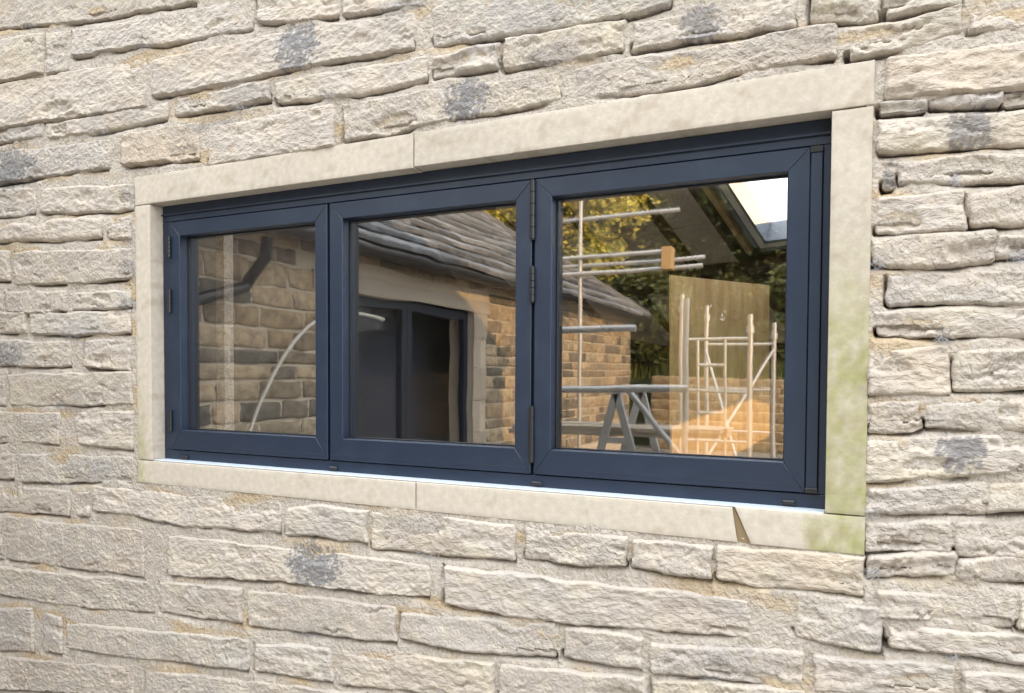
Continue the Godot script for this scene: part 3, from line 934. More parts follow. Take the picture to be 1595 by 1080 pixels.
func make_room() -> void:
	var x0 := -1.4
	var x1 := 6.5
	var z0 := -5.0
	var z1 := -0.34
	struct("room_floor", box_mesh(Vector3(x0, 0.0, z0), Vector3(x1, 0.14, z1 - 0.002), 0.0), M.room_floor)
	var st := begin()
	# side walls and back wall with thickness, their tops under the slope
	var flat := Transform3D(Basis(Vector3(0, 0, 1), Vector3(0, 1, 0), Vector3(-1, 0, 0)), Vector3.ZERO)
	prism(st, PackedVector2Array([Vector2(z0, 0.142), Vector2(z1 - 0.003, 0.142), Vector2(z1 - 0.003, roof_y(x0, z1) - 0.12), Vector2(z0, roof_y(x0, z0) - 0.12)]), -x0 - 0.3, -x0, flat)
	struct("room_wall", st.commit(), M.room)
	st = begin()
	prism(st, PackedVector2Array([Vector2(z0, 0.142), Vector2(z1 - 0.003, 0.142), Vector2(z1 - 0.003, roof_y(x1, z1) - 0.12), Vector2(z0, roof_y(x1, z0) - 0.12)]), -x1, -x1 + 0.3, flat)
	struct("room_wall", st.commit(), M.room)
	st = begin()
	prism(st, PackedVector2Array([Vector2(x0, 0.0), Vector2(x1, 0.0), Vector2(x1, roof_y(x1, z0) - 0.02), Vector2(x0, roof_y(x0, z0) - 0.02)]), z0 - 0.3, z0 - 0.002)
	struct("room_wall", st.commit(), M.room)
	# roof slab: roof window hole plus unseen openings added to light the plywood
	st = begin()
	var outer := [Vector2(x0 - 0.05, z0 - 0.4), Vector2(x1 + 0.1, z0 - 0.4), Vector2(x1 + 0.1, 0.06), Vector2(x0 - 0.05, 0.06)]
	var u0 := 0.02
	var u1 := 1.19
	var v0 := 0.045
	var v1 := 0.86
	var hole := [on_roof(u0, -1.3), on_roof(u0, 1.6), on_roof(3.3, 1.6), on_roof(3.3, -1.3)]
	var up := Vector3(0, 0.05, 0)
	var oc: Array = []
	for p: Vector2 in outer:
		oc.append(Vector3(p.x, roof_y(p.x, p.y), p.y))
	var low := [on_roof(-2.15, 1.05), on_roof(-2.15, 1.85), on_roof(-1.5, 1.85), on_roof(-1.5, 1.05)]  # unseen lower opening, added to throw a sun patch on the plywood
	for k in 4:
		var j := (k + 1) % 4
		if k == 0:
			var part := [oc[0], oc[1], hole[1], hole[0]]
			for i in 4:
				var l := (i + 1) % 4
				quad(st, part[i], part[l], low[l], low[i], Vector3.DOWN)
				quad(st, part[i] + up, part[l] + up, low[l] + up, low[i] + up, Vector3.UP)
				quad(st, low[i], low[l], low[l] + up, low[i] + up, (low[0] + low[2]) / 2.0 - (low[i] + low[l]) / 2.0)
		else:
			quad(st, oc[k], oc[j], hole[j], hole[k], Vector3.DOWN)
			quad(st, oc[k] + up, oc[j] + up, hole[j] + up, hole[k] + up, Vector3.UP)
		var mid: Vector3 = (hole[0] + hole[2]) / 2.0
		quad(st, hole[k], hole[j], hole[j] + up, hole[k] + up, mid - (hole[k] + hole[j]) / 2.0)
		quad(st, oc[k], oc[j], oc[j] + up, oc[k] + up, (oc[k] + oc[j]) / 2.0 - mid)
	slope_box(st, u0 + 0.002, 1.3, -1.298, v0, 0.0, 0.04, 0.0)
	slope_box(st, u0 + 0.002, 1.3, v1, 1.598, 0.0, 0.04, 0.0)
	slope_box(st, u1, 1.3, v0 + 0.001, v1 - 0.001, 0.0, 0.04, 0.0)
	slope_box(st, u0 - 0.1, 1.32, -1.4, v0 - 0.05, 0.06, 0.08, 0.0)
	var roof := struct("room_roof", st.commit(), M.dark_timber)
	for q in 3:
		st = begin()
		slope_box(st, 1.302, 3.298, -1.29 + q * 0.96, -1.29 + q * 0.96 + 0.94, 0.02, 0.026, 0.0)
		put("added_roof_pane", st.commit(), M.glass, roof)  # glazing of the unseen upper opening, added to light the plywood
	# insulation boards and rafters under the slope
	var strips := [[-2.6, -1.98], [-1.90, -1.30], [-1.22, -0.62], [-0.54, -0.20]]
	for s: Array in strips:
		var u := -1.25
		while u < 1.0:
			st = begin()
			slope_box(st, u, minf(u + 0.78, 1.29), s[0], s[1], -0.03, -0.004)
			put("insulation_board", st.commit(), M.insulation, roof)
			u += 0.786
	for v: float in [-1.94, -1.26, -0.58, -0.16]:
		st = begin()
		slope_box(st, -1.25, 1.29, v - 0.022, v + 0.022, -0.075, -0.002)
		put("rafter", st.commit(), M.dark_timber, roof)
	st = begin()
	slope_box(st, -0.32, -0.12, -3.2, 2.4, -0.12, -0.005)
	put("purlin", st.commit(), M.dark_timber, roof)
	# roof window
	var rw := thing("roof_window", "bright white roof window in the sloping ceiling behind the right-hand sash", "roof window")
	st = begin()
	slope_box(st, u0 - 0.05, u1 + 0.05, v0 - 0.15, v0 - 0.105, -0.05, -0.002)
	put("timber_lining", st.commit(), M.timber, rw)
	var fm := node("frame", rw)
	for q: Array in [[u0 + 0.001, u1, v0 + 0.001, v0 + 0.022], [u0, u1, v1 - 0.022, v1 - 0.001], [u0 + 0.001, u0 + 0.03, v0 + 0.023, v1 - 0.023], [u1 - 0.03, u1, v0 + 0.023, v1 - 0.023]]:
		st = begin()
		slope_box(st, q[0], q[1], q[2], q[3], -0.025, 0.15)
		put("frame_bar", st.commit(), M.trim, fm)
	for q: Array in [[u0 - 0.02, u1 + 0.02, v0 - 0.085, v0 - 0.055], [u0 - 0.075, u0 - 0.05, v0 - 0.05, v1]]:
		st = begin()
		slope_box(st, q[0], q[1], q[2], q[3], -0.03, -0.002)
		put("grey_trim", st.commit(), M.trim, rw)
	for q: Array in [[u0 - 0.045, u1 + 0.02, v0 - 0.05, v0 - 0.002], [u0 - 0.045, u0 - 0.002, v0, v1]]:
		st = begin()
		slope_box(st, q[0], q[1], q[2], q[3], -0.02, -0.002)
		put("white_lining", st.commit(), M.white, rw)
	st = begin()
	slope_box(st, u0 + 0.03, u1 - 0.03, v0 + 0.028, v1 - 0.028, 0.13, 0.135, 0.0)
	put("pane", st.commit(), M.glass, rw)
	# plywood sheet and loose timber
	var py := put("plywood_sheet", box_mesh(Vector3(0, 0, -0.009), Vector3(0.935, 1.975, 0.009), 0.001), M.plywood)
	py.position = Vector3(1.52, 0.142, -2.6)
	py.rotation = Vector3(-0.02, 1.01, 0.0)
	tag(py, "tall sheet of bare brown plywood leaning inside the room", "plywood sheet")
	var post := put("timber_stud", box_mesh(Vector3(-0.02, 0.142, -0.03), Vector3(0.02, 2.25, 0.03), 0.002), M.timber)
	post.position = Vector3(2.325, 0, -1.2)
	tag(post, "pale upright timber stud just inside the right-hand sash", "timber stud")
	var strip := put("plaster_strip", box_mesh(Vector3(-0.25, 0.142, -0.66), Vector3(-0.165, 2.6, -0.6), 0.002), M.mortar)
	tag(strip, "narrow grey plastered post just inside the left-hand sash", "post")

# ------------------------------------------------------------------ wing of the house, seen in the glass
func rough_unit(sd: int, soft := 0.10) -> ArrayMesh:
	# one rough stone, 1 x 1 x 1, facing +z, to be scaled
	var nc := 9
	var nr := 7
	var v := PackedVector3Array()
	v.resize(nc * nr)
	for r in nr:
		for c in nc:
			var s := clampf((c - 1.0) / (nc - 3.0), 0, 1)
			var t := clampf((r - 1.0) / (nr - 3.0), 0, 1)
			var x := s - 0.5
			var y := 0.5 - t
			x += n_patch.get_noise_3d(sd * 9.0, y * 2.0, s * 3.0) * 0.07
			y += n_patch.get_noise_3d(x * 2.0, sd * 9.0, t * 3.0) * 0.12
			var z := 0.0
			if r == 0 or c == 0 or r == nr - 1 or c == nc - 1:
				z = -1.0
			else:
				var ed := minf(minf(s, 1 - s) * 6.0, minf(t, 1 - t) * 4.0)
				z = -0.3 * (1.0 - clampf(ed + 0.3, 0, 1)) + n_patch.get_noise_3d(x * 6.0, y * 6.0, sd * 5.0) * 0.35
			v[r * nc + c] = Vector3(x, y, z)
	return grid_mesh(v, PackedColorArray(), nc, nr, Vector3(0, 0, 1))

func make_wing() -> void:
	var w := thing("stone_wing", "brown stone wing of the house with slate roof, mirrored in the glass", "house wing", Vector3(-1.45, 0, 0))
	var L := 11.5
	var eave := 2.56
	# walls (local x = 0 is the face that looks at the yard)
	var st := begin()
	var d0 := 2.72
	var d1 := 5.22
	var dh := 2.19
	box(st, Vector3(-0.3, 0, 0.02), Vector3(0, eave, d0), 0.0)
	box(st, Vector3(-0.3, 0, d1), Vector3(0, eave, L), 0.0)
	box(st, Vector3(-0.3, dh, d0), Vector3(0, eave, d1), 0.0)
	box(st, Vector3(-5.0, 0, L - 0.3), Vector3(-0.302, eave, L), 0.0)
	box(st, Vector3(-5.0, 0, 0.02), Vector3(-4.7, eave, L - 0.302), 0.0)
	box(st, Vector3(-4.698, 0, 0.02), Vector3(-0.302, 0.1, L - 0.302), 0.0)
	put("wall", st.commit(), M.wing_mortar, w)
	put("added_dark_sheet", box_mesh(Vector3(-0.75, 0.1, 1.5), Vector3(-0.7, eave - 0.02, 7.0), 0.0), M.room_dark, w)  # dark sheet added behind the door to pass for an unlit interior
	# facing stones
	var units := []
	for k in 7:
		units.append(rough_unit(k + 1))
	var mats := []
	rng.seed = 41
	for k in 9:
		var m: StandardMaterial3D = M.wing_stone.duplicate()
		var t := [1.0, 0.78, 1.15, 0.55, 0.95, 0.42, 1.05, 0.68, 1.22][k] as float
		m.vertex_color_use_as_albedo = false
		m.albedo_color = lin(t, t * [1.0, 0.98, 0.94, 1.0, 0.9, 1.05, 0.97, 0.95, 0.93][k], t * [0.95, 0.95, 0.85, 1.05, 0.78, 1.12, 0.9, 0.9, 0.85][k])
		m.uv1_offset = Vector3(k * 0.37, k * 0.21, k * 0.13)
		mats.append(m)
	var y := 0.35
	while y < eave - 0.05:
		var h := minf(rng.randf_range(0.11, 0.19), eave - y)
		var z := 0.3 + rng.randf() * 0.2
		while z < L - 0.05:
			var l := rng.randf_range(0.22, 0.52)
			var e := minf(z + l, L)
			var jam0 := d0 - 0.02
			var jam1 := d1 + (0.34 if y < dh else 0.4)
			var inside := z < jam1 and e > jam0 - (0.0 if y < dh - 0.02 else 0.2) and y < dh + 0.15 and y + h > 0.0
			if inside:
				if z < jam0 - 0.12 and y + h < dh + 0.17:
					e = jam0 - (0.0 if y < dh - 0.05 else 0.2)
				else:
					z = jam1 + 0.012
					continue
			if e - z > 0.06:
				var o := put("stone", units[rng.randi() % 7], mats[rng.randi() % 9], w)
				o.transform = Transform3D(Basis(Vector3(0, 0, -1) * (e - z - 0.022), Vector3(0, 1, 0) * (h - 0.02), Vector3(1, 0, 0) * 0.04), Vector3(0.018, y + h / 2.0, (z + e) / 2.0))
			z = e
		y += h
	# dressed surround of the doorway
	put("lintel", box_mesh(Vector3(-0.12, dh, d0 - 0.2), Vector3(0.032, dh + 0.15, d1 + 0.4), 0.004), M.ashlar, w)
	var jy := 0.1
	var alt := false
	while jy < dh - 0.01:
		var jh := minf(0.36, dh - jy)
		put("jamb_stone", box_mesh(Vector3(-0.12, jy + 0.003, d1), Vector3(0.03, jy + jh - 0.003, d1 + (0.33 if alt else 0.17)), 0.004), M.ashlar, w)
		alt = not alt
		jy += jh
	# glazed door
	var door := node("patio_door", w)
	var n := 2
	for k in n:
		var za := d0 + (d1 - d0) / n * k
		var zb := d0 + (d1 - d0) / n * (k + 1)
		st = begin()
		box(st, Vector3(-0.12, 0.1, za + 0.003), Vector3(-0.05, dh - 0.003, za + 0.085), 0.003)
		box(st, Vector3(-0.12, 0.1, zb - 0.085), Vector3(-0.05, dh - 0.003, zb - 0.003), 0.003)
		box(st, Vector3(-0.119, dh - 0.09, za + 0.086), Vector3(-0.051, dh - 0.004, zb - 0.086), 0.003)
		box(st, Vector3(-0.119, 0.1, za + 0.086), Vector3(-0.051, 0.2, zb - 0.086), 0.003)
		put("door_frame", st.commit(), M.frame, door)
		put("pane", box_mesh(Vector3(-0.09, 0.2, za + 0.085), Vector3(-0.085, dh - 0.09, zb - 0.085), 0.0), M.glass_plain, door)
	# roof: a low hipped slope, its under-body and its slates
	var pitch := 0.70
	var ex := 0.28
	var ey := eave + 0.02
	var rx := -2.5
	var ry := ey + (ex - rx) * pitch
	var hip := L + 0.28
	st = begin()
	var A := Vector3(ex, ey, 0.02)
	var B := Vector3(ex, ey, hip)
	var C := Vector3(rx, ry, hip - (ex - rx))
	var D := Vector3(rx, ry, 0.02)
	var B2 := Vector3(2 * rx - ex, ey, hip)
	var A2 := Vector3(2 * rx - ex, ey, 0.02)
	quad(st, A, B, C, D, Vector3(0.5, 1, 0))
	quad(st, A2, B2, C, D, Vector3(-0.5, 1, 0))
	tri(st, B, B2, C, Vector3(0, 1, 0.5))
	quad(st, A, B, B2, A2, Vector3.DOWN)
	tri(st, A, D, A2, Vector3(0, 0, -1))
	put("roof", st.commit(), M.dark_timber, w)
	var slope := Vector3(rx - ex, ry - ey, 0)
	var len_ := slope.length()
	slope = slope.normalized()
	var nrm := Vector3(-slope.y, slope.x, 0) * -1.0
	if nrm.y < 0:
		nrm = -nrm
	var smats := []
	for k in 5:
		var m: StandardMaterial3D = M.slate.duplicate()
		var t := [1.0, 0.55, 0.85, 0.7, 1.2][k] as float
		m.vertex_color_use_as_albedo = false
		m.albedo_color = lin(t * 0.84, t * 0.90, t)
		m.uv1_offset = Vector3(k * 0.31, k * 0.17, 0)
		smats.append(m)
	var courses := 11
	var gauge := len_ / courses
	var su := []
	for k in 4:
		su.append(rough_unit(30 + k))
	var yard := 0
	for c in courses:
		var z := 0.05 + (0.22 if c % 2 else 0.0)
		while z < hip:
			var l := rng.randf_range(0.36, 0.66)
			var inset := (c + 0.5) * gauge * (ex - rx) / len_
			var e := minf(z + l, hip - inset + 0.12)
			if e - z > 0.1 and yard < 298:
				var o := put("slate", su[rng.randi() % 4], smats[rng.randi() % 5], w)
				var at := Vector3(ex, ey, 0) + slope * ((c + 0.55) * gauge) + nrm * (0.045 + rng.randf() * 0.012)
				var tip := (slope * (gauge + 0.05) + nrm * -0.085)
				o.transform = Transform3D(Basis(Vector3(0, 0, -1) * (e - z - 0.008), tip, nrm * 0.06), Vector3(at.x, at.y, (z + e) / 2.0))
				yard += 1
			z = maxf(e, z + l)
	# hip tiles
	var hd := (C - B)
	for k in 9:
		var p0 := B + hd * (k / 9.0)
		var p1 := B + hd * ((k + 1.12) / 9.0)
		st = begin()
		tube(st, [p0 + Vector3(0, 0.05, 0), p1 + Vector3(0, 0.075, 0)], 0.07, 7)
		put("hip_tile", st.commit(), M.slate_plain, w)
	# gutter and downpipe
	st = begin()
	tube(st, [Vector3(ex + 0.01, ey - 0.045, 0.05), Vector3(ex + 0.01, ey - 0.045, hip)], 0.055, 10)
	put("gutter", st.commit(), M.black, w)
	st = begin()
	tube(st, [Vector3(ex, 2.44, 1.74), Vector3(ex - 0.02, 2.30, 1.74), Vector3(0.10, 2.16, 1.75), Vector3(0.09, 2.10, 1.72), Vector3(0.09, 1.97, 1.30), Vector3(0.09, 1.90, 1.12), Vector3(0.09, 0.3, 1.05)], 0.042, 10)
	put("downpipe", st.commit(), M.black, w)
	# cable hanging on the wing
	var cp := [Vector3(-1.36, 0.02, 1.56), Vector3(-1.36, 0.6, 1.60), Vector3(-1.36, 1.08, 1.76), Vector3(-1.36, 1.35, 1.91), Vector3(-1.36, 1.59, 2.08), Vector3(-1.36, 1.78, 2.27), Vector3(-1.36, 1.92, 2.50), Vector3(-1.36, 1.99, 2.80), Vector3(-1.36, 2.0, 3.1), Vector3(-1.38, 1.98, 3.4)]
	var cur := Curve3D.new()
	for k in cp.size():
		var tan_: Vector3 = ((cp[mini(k + 1, cp.size() - 1)] as Vector3) - (cp[maxi(k - 1, 0)] as Vector3)) / 6.0
		cur.add_point(cp[k], -tan_, tan_)
	var pts: Array = []
	for k in 40:
		pts.append(cur.sample_baked(cur.get_baked_length() * k / 39.0))
	var cb := put("cable", tube_mesh(pts, 0.014, 8), M.cable)
	tag(cb, "white cable hanging in an arc against the stone wing, mirrored in the left-hand sash", "cable")

# ------------------------------------------------------------------ scaffolding and clutter in the yard, seen in the glass
func bar(called: String, a: Vector3, b: Vector3, r: float, m: Material, parent: Node) -> void:
	put(called, tube_mesh([a, b], r, 10), m, parent)

func make_yard() -> void:
	var s := thing("tube_scaffold", "galvanised tube scaffold standing across the yard, mirrored in the glass", "scaffold")
	for x: float in [0.42, 1.42]:
		bar("standard", Vector3(x, 0, 3.2), Vector3(x, 2.05, 3.2), 0.024, M.steel, s)
	bar("ledger", Vector3(0.28, 1.83, 3.15), Vector3(1.06, 1.84, 3.15), 0.027, M.steel, s)
	bar("ledger", Vector3(0.1, 1.375, 3.15), Vector3(1.45, 1.39, 3.15), 0.027, M.steel, s)
	bar("ledger", Vector3(0.1, 0.86, 3.15), Vector3(1.45, 0.88, 3.15), 0.024, M.steel, s)
	bar("brace", Vector3(0.95, 1.40, 3.26), Vector3(1.62, 0.6, 3.26), 0.022, M.steel, s)
	var t := thing("scaffold_lift", "high scaffold lift of three rails with a yellow board end, mirrored before the trees", "scaffold")
	for x: float in [-1.0, -0.62]:
		bar("standard", Vector3(x, 0, 6.5), Vector3(x, 4.2, 6.5), 0.026, M.steel, t)
	for q: Array in [[2.92, -1.1, 0.55, 6.44], [2.83, -1.0, 0.9, 6.56], [2.72, -0.9, 0.9, 6.44], [3.74, -1.1, 0.7, 6.44], [3.42, -1.1, 0.6, 6.56]]:
		bar("rail", Vector3(q[1], q[0], q[3]), Vector3(q[2], q[0] + 0.02, q[3]), 0.026, M.steel, t)
	put("board", box_mesh(Vector3(0.46, 2.70, 6.25), Vector3(0.58, 2.96, 6.41), 0.004), M.board, t)
	var w := thing("scaffold_tower", "aluminium scaffold tower with ladder frames, mirrored over the plywood", "scaffold tower")
	for p: Vector2 in [Vector2(1.10, 4.5), Vector2(1.70, 4.5), Vector2(1.10, 5.7), Vector2(1.77, 5.7)]:
		var hgt := 2.22 if p.x < 1.5 else 2.02
		bar("post", Vector3(p.x, 0, p.y), Vector3(p.x, hgt, p.y), 0.023, M.alloy, w)
		bar("coupler", Vector3(p.x, hgt - 0.16, p.y), Vector3(p.x, hgt - 0.1, p.y), 0.033, M.alloy, w)
	for y: float in [1.81, 1.35, 0.9, 0.5]:
		bar("rung", Vector3(1.10, y, 4.5), Vector3(1.70, y, 4.5), 0.014, M.alloy, w)
		bar("rung", Vector3(1.10, y, 5.7), Vector3(1.77, y, 5.7), 0.014, M.alloy, w)
	for x: float in [1.25, 1.49]:
		bar("ladder_stile", Vector3(x, 0.3, 4.5), Vector3(x, 1.81, 4.5), 0.014, M.alloy, w)
	for y: float in [1.58, 1.15, 0.7]:
		bar("ladder_rung", Vector3(1.25, y, 4.5), Vector3(1.49, y, 4.5), 0.015, M.alloy, w)
	bar("brace", Vector3(1.10, 0.35, 4.52), Vector3(1.77, 1.75, 5.68), 0.014, M.alloy, w)
	bar("brace", Vector3(1.70, 0.35, 4.52), Vector3(1.10, 1.75, 5.68), 0.014, M.alloy, w)
	# trestle with planks
	var r := thing("trestle", "grey metal trestle with splayed legs carrying planks, mirrored low in the right-hand sash", "trestle")
	for z: float in [3.4, 4.1]:
		for sx: float in [-1.0, 1.0]:
			var leg := Transform3D(Basis.from_euler(Vector3(0, 0, sx * 0.27)), Vector3(0.84, 1.36, z))
			put("leg", box_mesh(Vector3(-0.03, -1.40, -0.02), Vector3(0.03, 0, 0.02), 0.004, leg), M.steel, r)
		put("cross_bar", box_mesh(Vector3(0.62, 0.55, z - 0.015), Vector3(1.06, 0.60, z + 0.015), 0.003), M.steel, r)
		put("cross_bar", box_mesh(Vector3(0.70, 0.95, z - 0.015), Vector3(0.98, 1.0, z + 0.015), 0.003), M.steel, r)
	put("top_rail", box_mesh(Vector3(0.79, 1.34, 3.35), Vector3(0.89, 1.40, 4.15), 0.004), M.steel, r)
	for k in 4:
		var pk := put(numbered("plank"), box_mesh(Vector3(-0.85, 0, -0.1), Vector3(0.85, 0.035, 0.1), 0.003), M.timber_grey)
		pk.position = Vector3(0.75 + k * 0.02, 1.004 + (k % 2) * 0.037, 3.55 + 0.26 * (k / 2))
		pk.rotation.y = 0.05 * (k - 1.5)
		tag(pk, ["grey plank lying lowest across the trestle, nearer the window", "grey plank stacked on top, nearer the window", "grey plank lying lowest across the trestle, farther from the window", "grey plank stacked on top, farther from the window"][k], "plank", "planks across the trestle")

func make_garden() -> void:
	var g := struct("ground", box_mesh(Vector3(-120, -0.5, -120), Vector3(120, 0, 120), 0.0), M.ground)
	g.position.y = -0.004
	# retaining wall with a grassy bank behind it
	var gw := thing("garden_wall", "low sunlit garden wall of brown stones at the far end of the yard", "garden wall", Vector3(0, 0, 12.5))
	put("wall_core", box_mesh(Vector3(-1.3, 0, 0.0), Vector3(7.5, 1.42, 0.4), 0.01), M.wing_mortar, gw)
	var units := []
	for k in 5:
		units.append(rough_unit(60 + k))
	var gm := []
	for k in 4:
		var m: StandardMaterial3D = M.wing_stone.duplicate()
		m.vertex_color_use_as_albedo = false
		var t := [0.95, 0.7, 1.15, 0.85][k] as float
		m.albedo_color = lin(t * 0.72, t * 0.66, t * 0.55)
		gm.append(m)
	rng.seed = 66
	var y := 0.0
	while y < 1.36:
		var h := minf(rng.randf_range(0.14, 0.22), 1.44 - y)
		var x := -1.3
		while x < 7.4:
			var l := rng.randf_range(0.25, 0.6)
			var o := put("stone", units[rng.randi() % 5], gm[rng.randi() % 4], gw)
			o.transform = Transform3D(Basis(Vector3(-1, 0, 0) * (l - 0.02), Vector3(0, 1, 0) * (h - 0.02), Vector3(0, 0, -1) * 0.05), Vector3(x + l / 2.0, y + h / 2.0, -0.028))
			x += l
		y += h
	var st := begin()
	quad(st, Vector3(-20, 1.36, 12.9), Vector3(20, 1.36, 12.9), Vector3(24, 2.9, 18), Vector3(-24, 2.9, 18), Vector3.UP)
	quad(st, Vector3(-24, 2.9, 18), Vector3(24, 2.9, 18), Vector3(60, 5.0, 60), Vector3(-60, 5.0, 60), Vector3.UP)
	quad(st, Vector3(-20, -0.2, 12.9), Vector3(20, -0.2, 12.9), Vector3(20, 1.36, 12.9), Vector3(-20, 1.36, 12.9), Vector3(0, 0, -1))
	struct("grass_bank", st.commit(), M.soil)
	# grass blades
	var bl := begin()
	for k in 5:
		var a := TAU * k / 5.0
		var d := Vector3(cos(a), 0, sin(a)) * 0.07
		var s := Vector3(-sin(a), 0, cos(a)) * 0.012
		tri(bl, d * 0.2 - s, d * 0.2 + s, d + Vector3(0, 0.24, 0), Vector3(0, 0, -1))
	var mm := MultiMesh.new()
	mm.transform_format = MultiMesh.TRANSFORM_3D
	mm.use_colors = true
	mm.mesh = bl.commit()
	mm.instance_count = 7000
	rng.seed = 8
	for k in 7000:
		var x := rng.randf_range(-7, 9)
		var z := 12.92 + 5.0 * rng.randf() * rng.randf()
		var yy := 1.36 + (z - 12.9) * 0.302
		var sc := rng.randf_range(0.7, 1.6)
		mm.set_instance_transform(k, Transform3D(Basis.from_euler(Vector3(0, rng.randf() * TAU, 0)).scaled(Vector3.ONE * sc), Vector3(x, yy - 0.01, z)))
		var t := rng.randf()
		mm.set_instance_color(k, Color(0.06 + 0.08 * t, 0.085 + 0.08 * t, 0.025 + 0.02 * t))
	var gi := MultiMeshInstance3D.new()
	gi.name = "grass"
	gi.multimesh = mm
	gi.material_override = M.leaf
	add_child(gi)
	gi.set_meta("kind", "stuff")
	gi.set_meta("label", "rough green grass on the bank above the garden wall")
	gi.set_meta("category", "grass")

func make_trees() -> void:
	var lf := begin()
	for k in 3:
		var a := k * 2.1
		var b := Basis.from_euler(Vector3(a, a * 1.7, 0.4))
		var o := b * Vector3(0.05, 0, 0)
		var p := [o + b * Vector3(-0.09, 0, 0), o + b * Vector3(0, 0, 0.05), o + b * Vector3(0.1, 0.01, 0), o + b * Vector3(0, 0, -0.05)]
		quad(lf, p[0], p[1], p[2], p[3], b.y)
	var leaf := lf.commit()
	var kinds := [
		[Vector3(-6.6, 2.2, 17.2), 7.6, 2.9, true, "tall tree with sunlit yellow-green leaves behind the slate roof"],
		[Vector3(-4.9, 2.0, 15.6), 8.4, 2.3, true, "tall yellow-leaved tree rising over the end of the stone wing"],
		[Vector3(-1.0, 2.9, 21.0), 10.4, 3.4, false, "dark bushy tree between the yellow tree and the bank"],
		[Vector3(2.2, 2.5, 19.6), 9.6, 3.2, false, "dark tree behind the scaffold tower"],
		[Vector3(4.6, 2.5, 17.6), 8.0, 2.9, false, "dark round tree beyond the garden wall, farthest from the wing"],
		[Vector3(-4.6, 3.2, 24.0), 11.0, 4.0, false, "tall dark tree standing behind the two yellow-leaved ones"],
		[Vector3(-2.5, 2.6, 18.6), 7.6, 2.2, false, "dark narrow tree close behind the right-hand yellow-leaved one"],
		[Vector3(0.9, 2.6, 18.0), 6.0, 2.2, false, "short dark tree at the near edge of the bank, behind the plywood's mirror image"],
		[Vector3(-10.2, 2.4, 20.0), 8.8, 3.2, false, "dark broad tree far behind the stone wing"],
		[Vector3(7.9, 2.6, 20.0), 9.0, 3.2, false, "broad dark tree at the far corner of the bank"],
		[Vector3(-4.2, 1.7, 14.2), 2.3, 1.5, false, "low dark shrub on the bank, behind the hip of the slate roof"],
		[Vector3(-1.7, 1.6, 13.9), 2.0, 1.3, false, "low dark shrub on the bank next to the end of the wing"],
		[Vector3(1.5, 1.7, 14.4), 1.9, 1.2, false, "low dark shrub on the bank behind the scaffold tower"],
		[Vector3(4.0, 1.7, 14.0), 2.2, 1.5, false, "low dark shrub on the bank, farthest from the wing"]]
	var i := 0
	for q: Array in kinds:
		rng.seed = 300 + i
		var at: Vector3 = q[0]
		var hgt: float = q[1]
		var rad: float = q[2]
		var small := hgt < 4.0
		var t := thing("shrub" if small else "tree", q[4], "shrub" if small else "tree", at, "shrubs on the bank" if small else "trees on the bank beyond the yard")
		var pts: Array = []
		for k in 6:
			pts.append(Vector3(sin(k * 1.3 + i) * 0.12, hgt * 0.8 * k / 5.0 - 0.4, cos(k * 1.7 + i) * 0.1))
		put("trunk", tube_mesh(pts, 0.016 * hgt, 8), M.bark, t)
		var tips: Array = []
		for k in 9:
			var a := k * 2.4 + i
			var y := hgt * (0.22 + 0.07 * k)
			var tip := Vector3(cos(a), 0.5, sin(a)).normalized() * rad * rng.randf_range(0.55, 0.9) + Vector3(0, y, 0)
			put("limb", tube_mesh([Vector3(0, y, 0), (Vector3(0, y, 0) + tip) / 2.0 + Vector3(0, -0.1, 0), tip], 0.0055 * hgt, 6), M.bark, t)
			tips.append(tip)
		var clumps: Array = []
		for k in 95:
			var yy := rng.randf()
			var prof := sqrt(maxf(0.05, sin(PI * clampf(yy * 0.93 + 0.06, 0, 1))))
			var a := rng.randf() * TAU
			var rr := rad * prof * sqrt(rng.randf())
			clumps.append([Vector3(cos(a) * rr, hgt * (0.02 + 0.98 * yy), sin(a) * rr), rng.randf_range(0.35, 0.75) * (0.5 if small else 1.0), rng.randf()])
		var mm := MultiMesh.new()
		mm.transform_format = MultiMesh.TRANSFORM_3D
		mm.use_colors = true
		mm.mesh = leaf
		var cnt := 95 * 190
		mm.instance_count = cnt
		for k in cnt:
			var c: Array = clumps[k % 95]
			var d := Vector3(rng.randfn(), rng.randfn() * 0.75, rng.randfn()) * float(c[1]) * 0.5
			mm.set_instance_transform(k, Transform3D(Basis.from_euler(Vector3(rng.randf() * TAU, rng.randf() * TAU, 0)).scaled(Vector3.ONE * rng.randf_range(0.6, 1.2)), (c[0] as Vector3) + d))
			var u: float = rng.randf() * 0.5 + float(c[2]) * 0.5
			if q[3]:
				mm.set_instance_color(k, Color(0.20 + 0.60 * u, 0.21 + 0.50 * u, 0.05 + 0.10 * u))
			else:
				mm.set_instance_color(k, Color(0.035 + 0.07 * u, 0.05 + 0.07 * u, 0.015 + 0.015 * u))
		var mi := MultiMeshInstance3D.new()
		mi.name = "crown"
		mi.multimesh = mm
		mi.material_override = M.leaf
		mi.set_meta("kind", "stuff")
		t.add_child(mi)
		i += 1

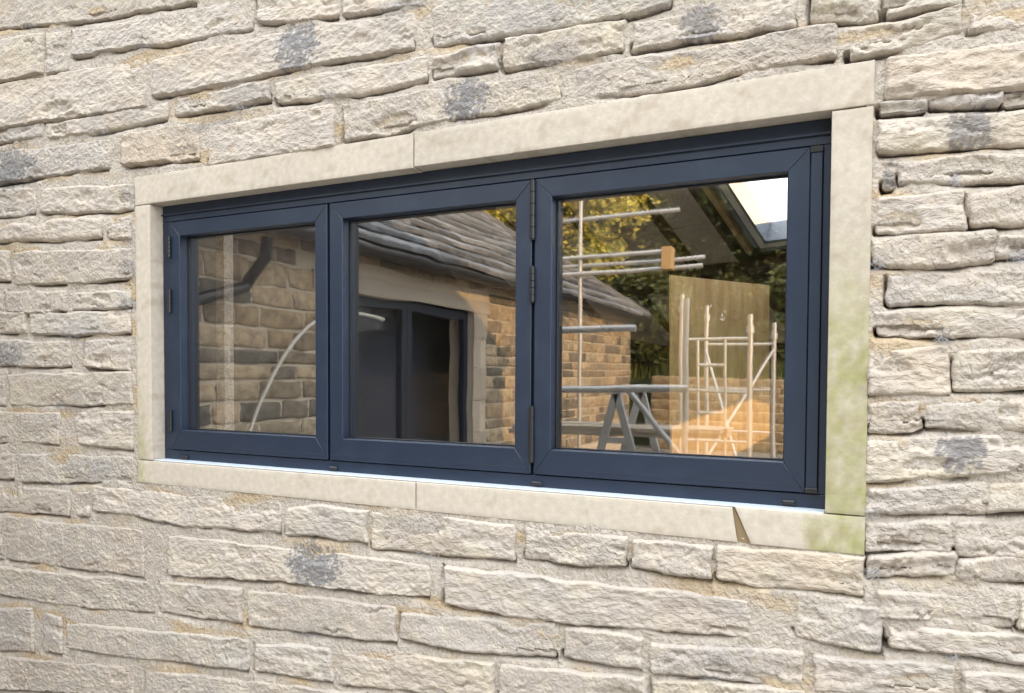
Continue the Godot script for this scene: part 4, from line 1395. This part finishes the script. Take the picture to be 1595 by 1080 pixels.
func _ready() -> void:
	# camera
	var cam := Camera3D.new()
	cam.name = "camera"
	cam.position = Vector3(2.58934, 1.50252, 1.99316)
	cam.basis = Basis.from_euler(Vector3(-0.0302, 0.444, 0.0049))
	cam.near = 0.05
	cam.far = 400.0
	cam.projection = Camera3D.PROJECTION_FRUSTUM
	cam.size = 2.0 * 0.05 * 540.0 / 1150.0
	cam.frustum_offset = Vector2(0.0, 0.05 * 75.5 / 1150.0)
	add_child(cam)
	cam.current = true
	# sky and exposure
	var sky := ProceduralSkyMaterial.new()
	sky.sky_top_color = Color(0.97, 0.985, 1.0)
	sky.sky_horizon_color = Color(0.74, 0.745, 0.75)
	sky.sky_curve = 0.3
	sky.ground_bottom_color = Color(0.32, 0.30, 0.27)
	sky.ground_horizon_color = Color(0.6, 0.6, 0.6)
	var env := Environment.new()
	env.background_mode = Environment.BG_SKY
	env.sky = Sky.new()
	env.sky.sky_material = sky
	env.background_energy_multiplier = 1.8
	env.tonemap_mode = Environment.TONE_MAPPER_LINEAR
	env.tonemap_exposure = 3.05
	env.sdfgi_enabled = true
	env.ssao_enabled = true
	env.ssil_enabled = true
	var we := WorldEnvironment.new()
	we.name = "environment"
	we.environment = env
	add_child(we)
	var sun := DirectionalLight3D.new()
	sun.name = "sun"
	sun.light_color = Color(1.0, 0.82, 0.58)
	sun.light_energy = 0.7
	sun.light_angular_distance = 0.5
	sun.shadow_enabled = true
	add_child(sun)
	sun.look_at_from_position(Vector3(1.3, 0.30, -1.0), Vector3.ZERO)
	# noises
	n_low = noise(1, 1.6, 3)
	n_mid = noise(2, 9.0, 3)
	n_fine = noise(3, 42.0, 3)
	n_patch = noise(4, 1.0, 3)
	make_materials()
	M.wedge = mat(lin(0.20, 0.145, 0.075), 0.8)
	M.trim = mat(lin(0.20, 0.23, 0.28), 0.45)
	M.plaster = mat(lin(0.42, 0.39, 0.34), 0.9)
	M.slate_plain = mat(lin(0.15, 0.145, 0.14), 0.8)
	M.board = M.timber.duplicate()
	M.board.albedo_color = lin(1.0, 0.95, 0.75)
	M.timber_grey = mat(lin(0.42, 0.37, 0.30), 0.85)
	# structure first, then the things, then the small ones
	make_wall()
	make_surround()
	make_window()
	make_room()
	make_wing()
	make_garden()
	make_yard()
	make_trees()
	make_cobwebs()
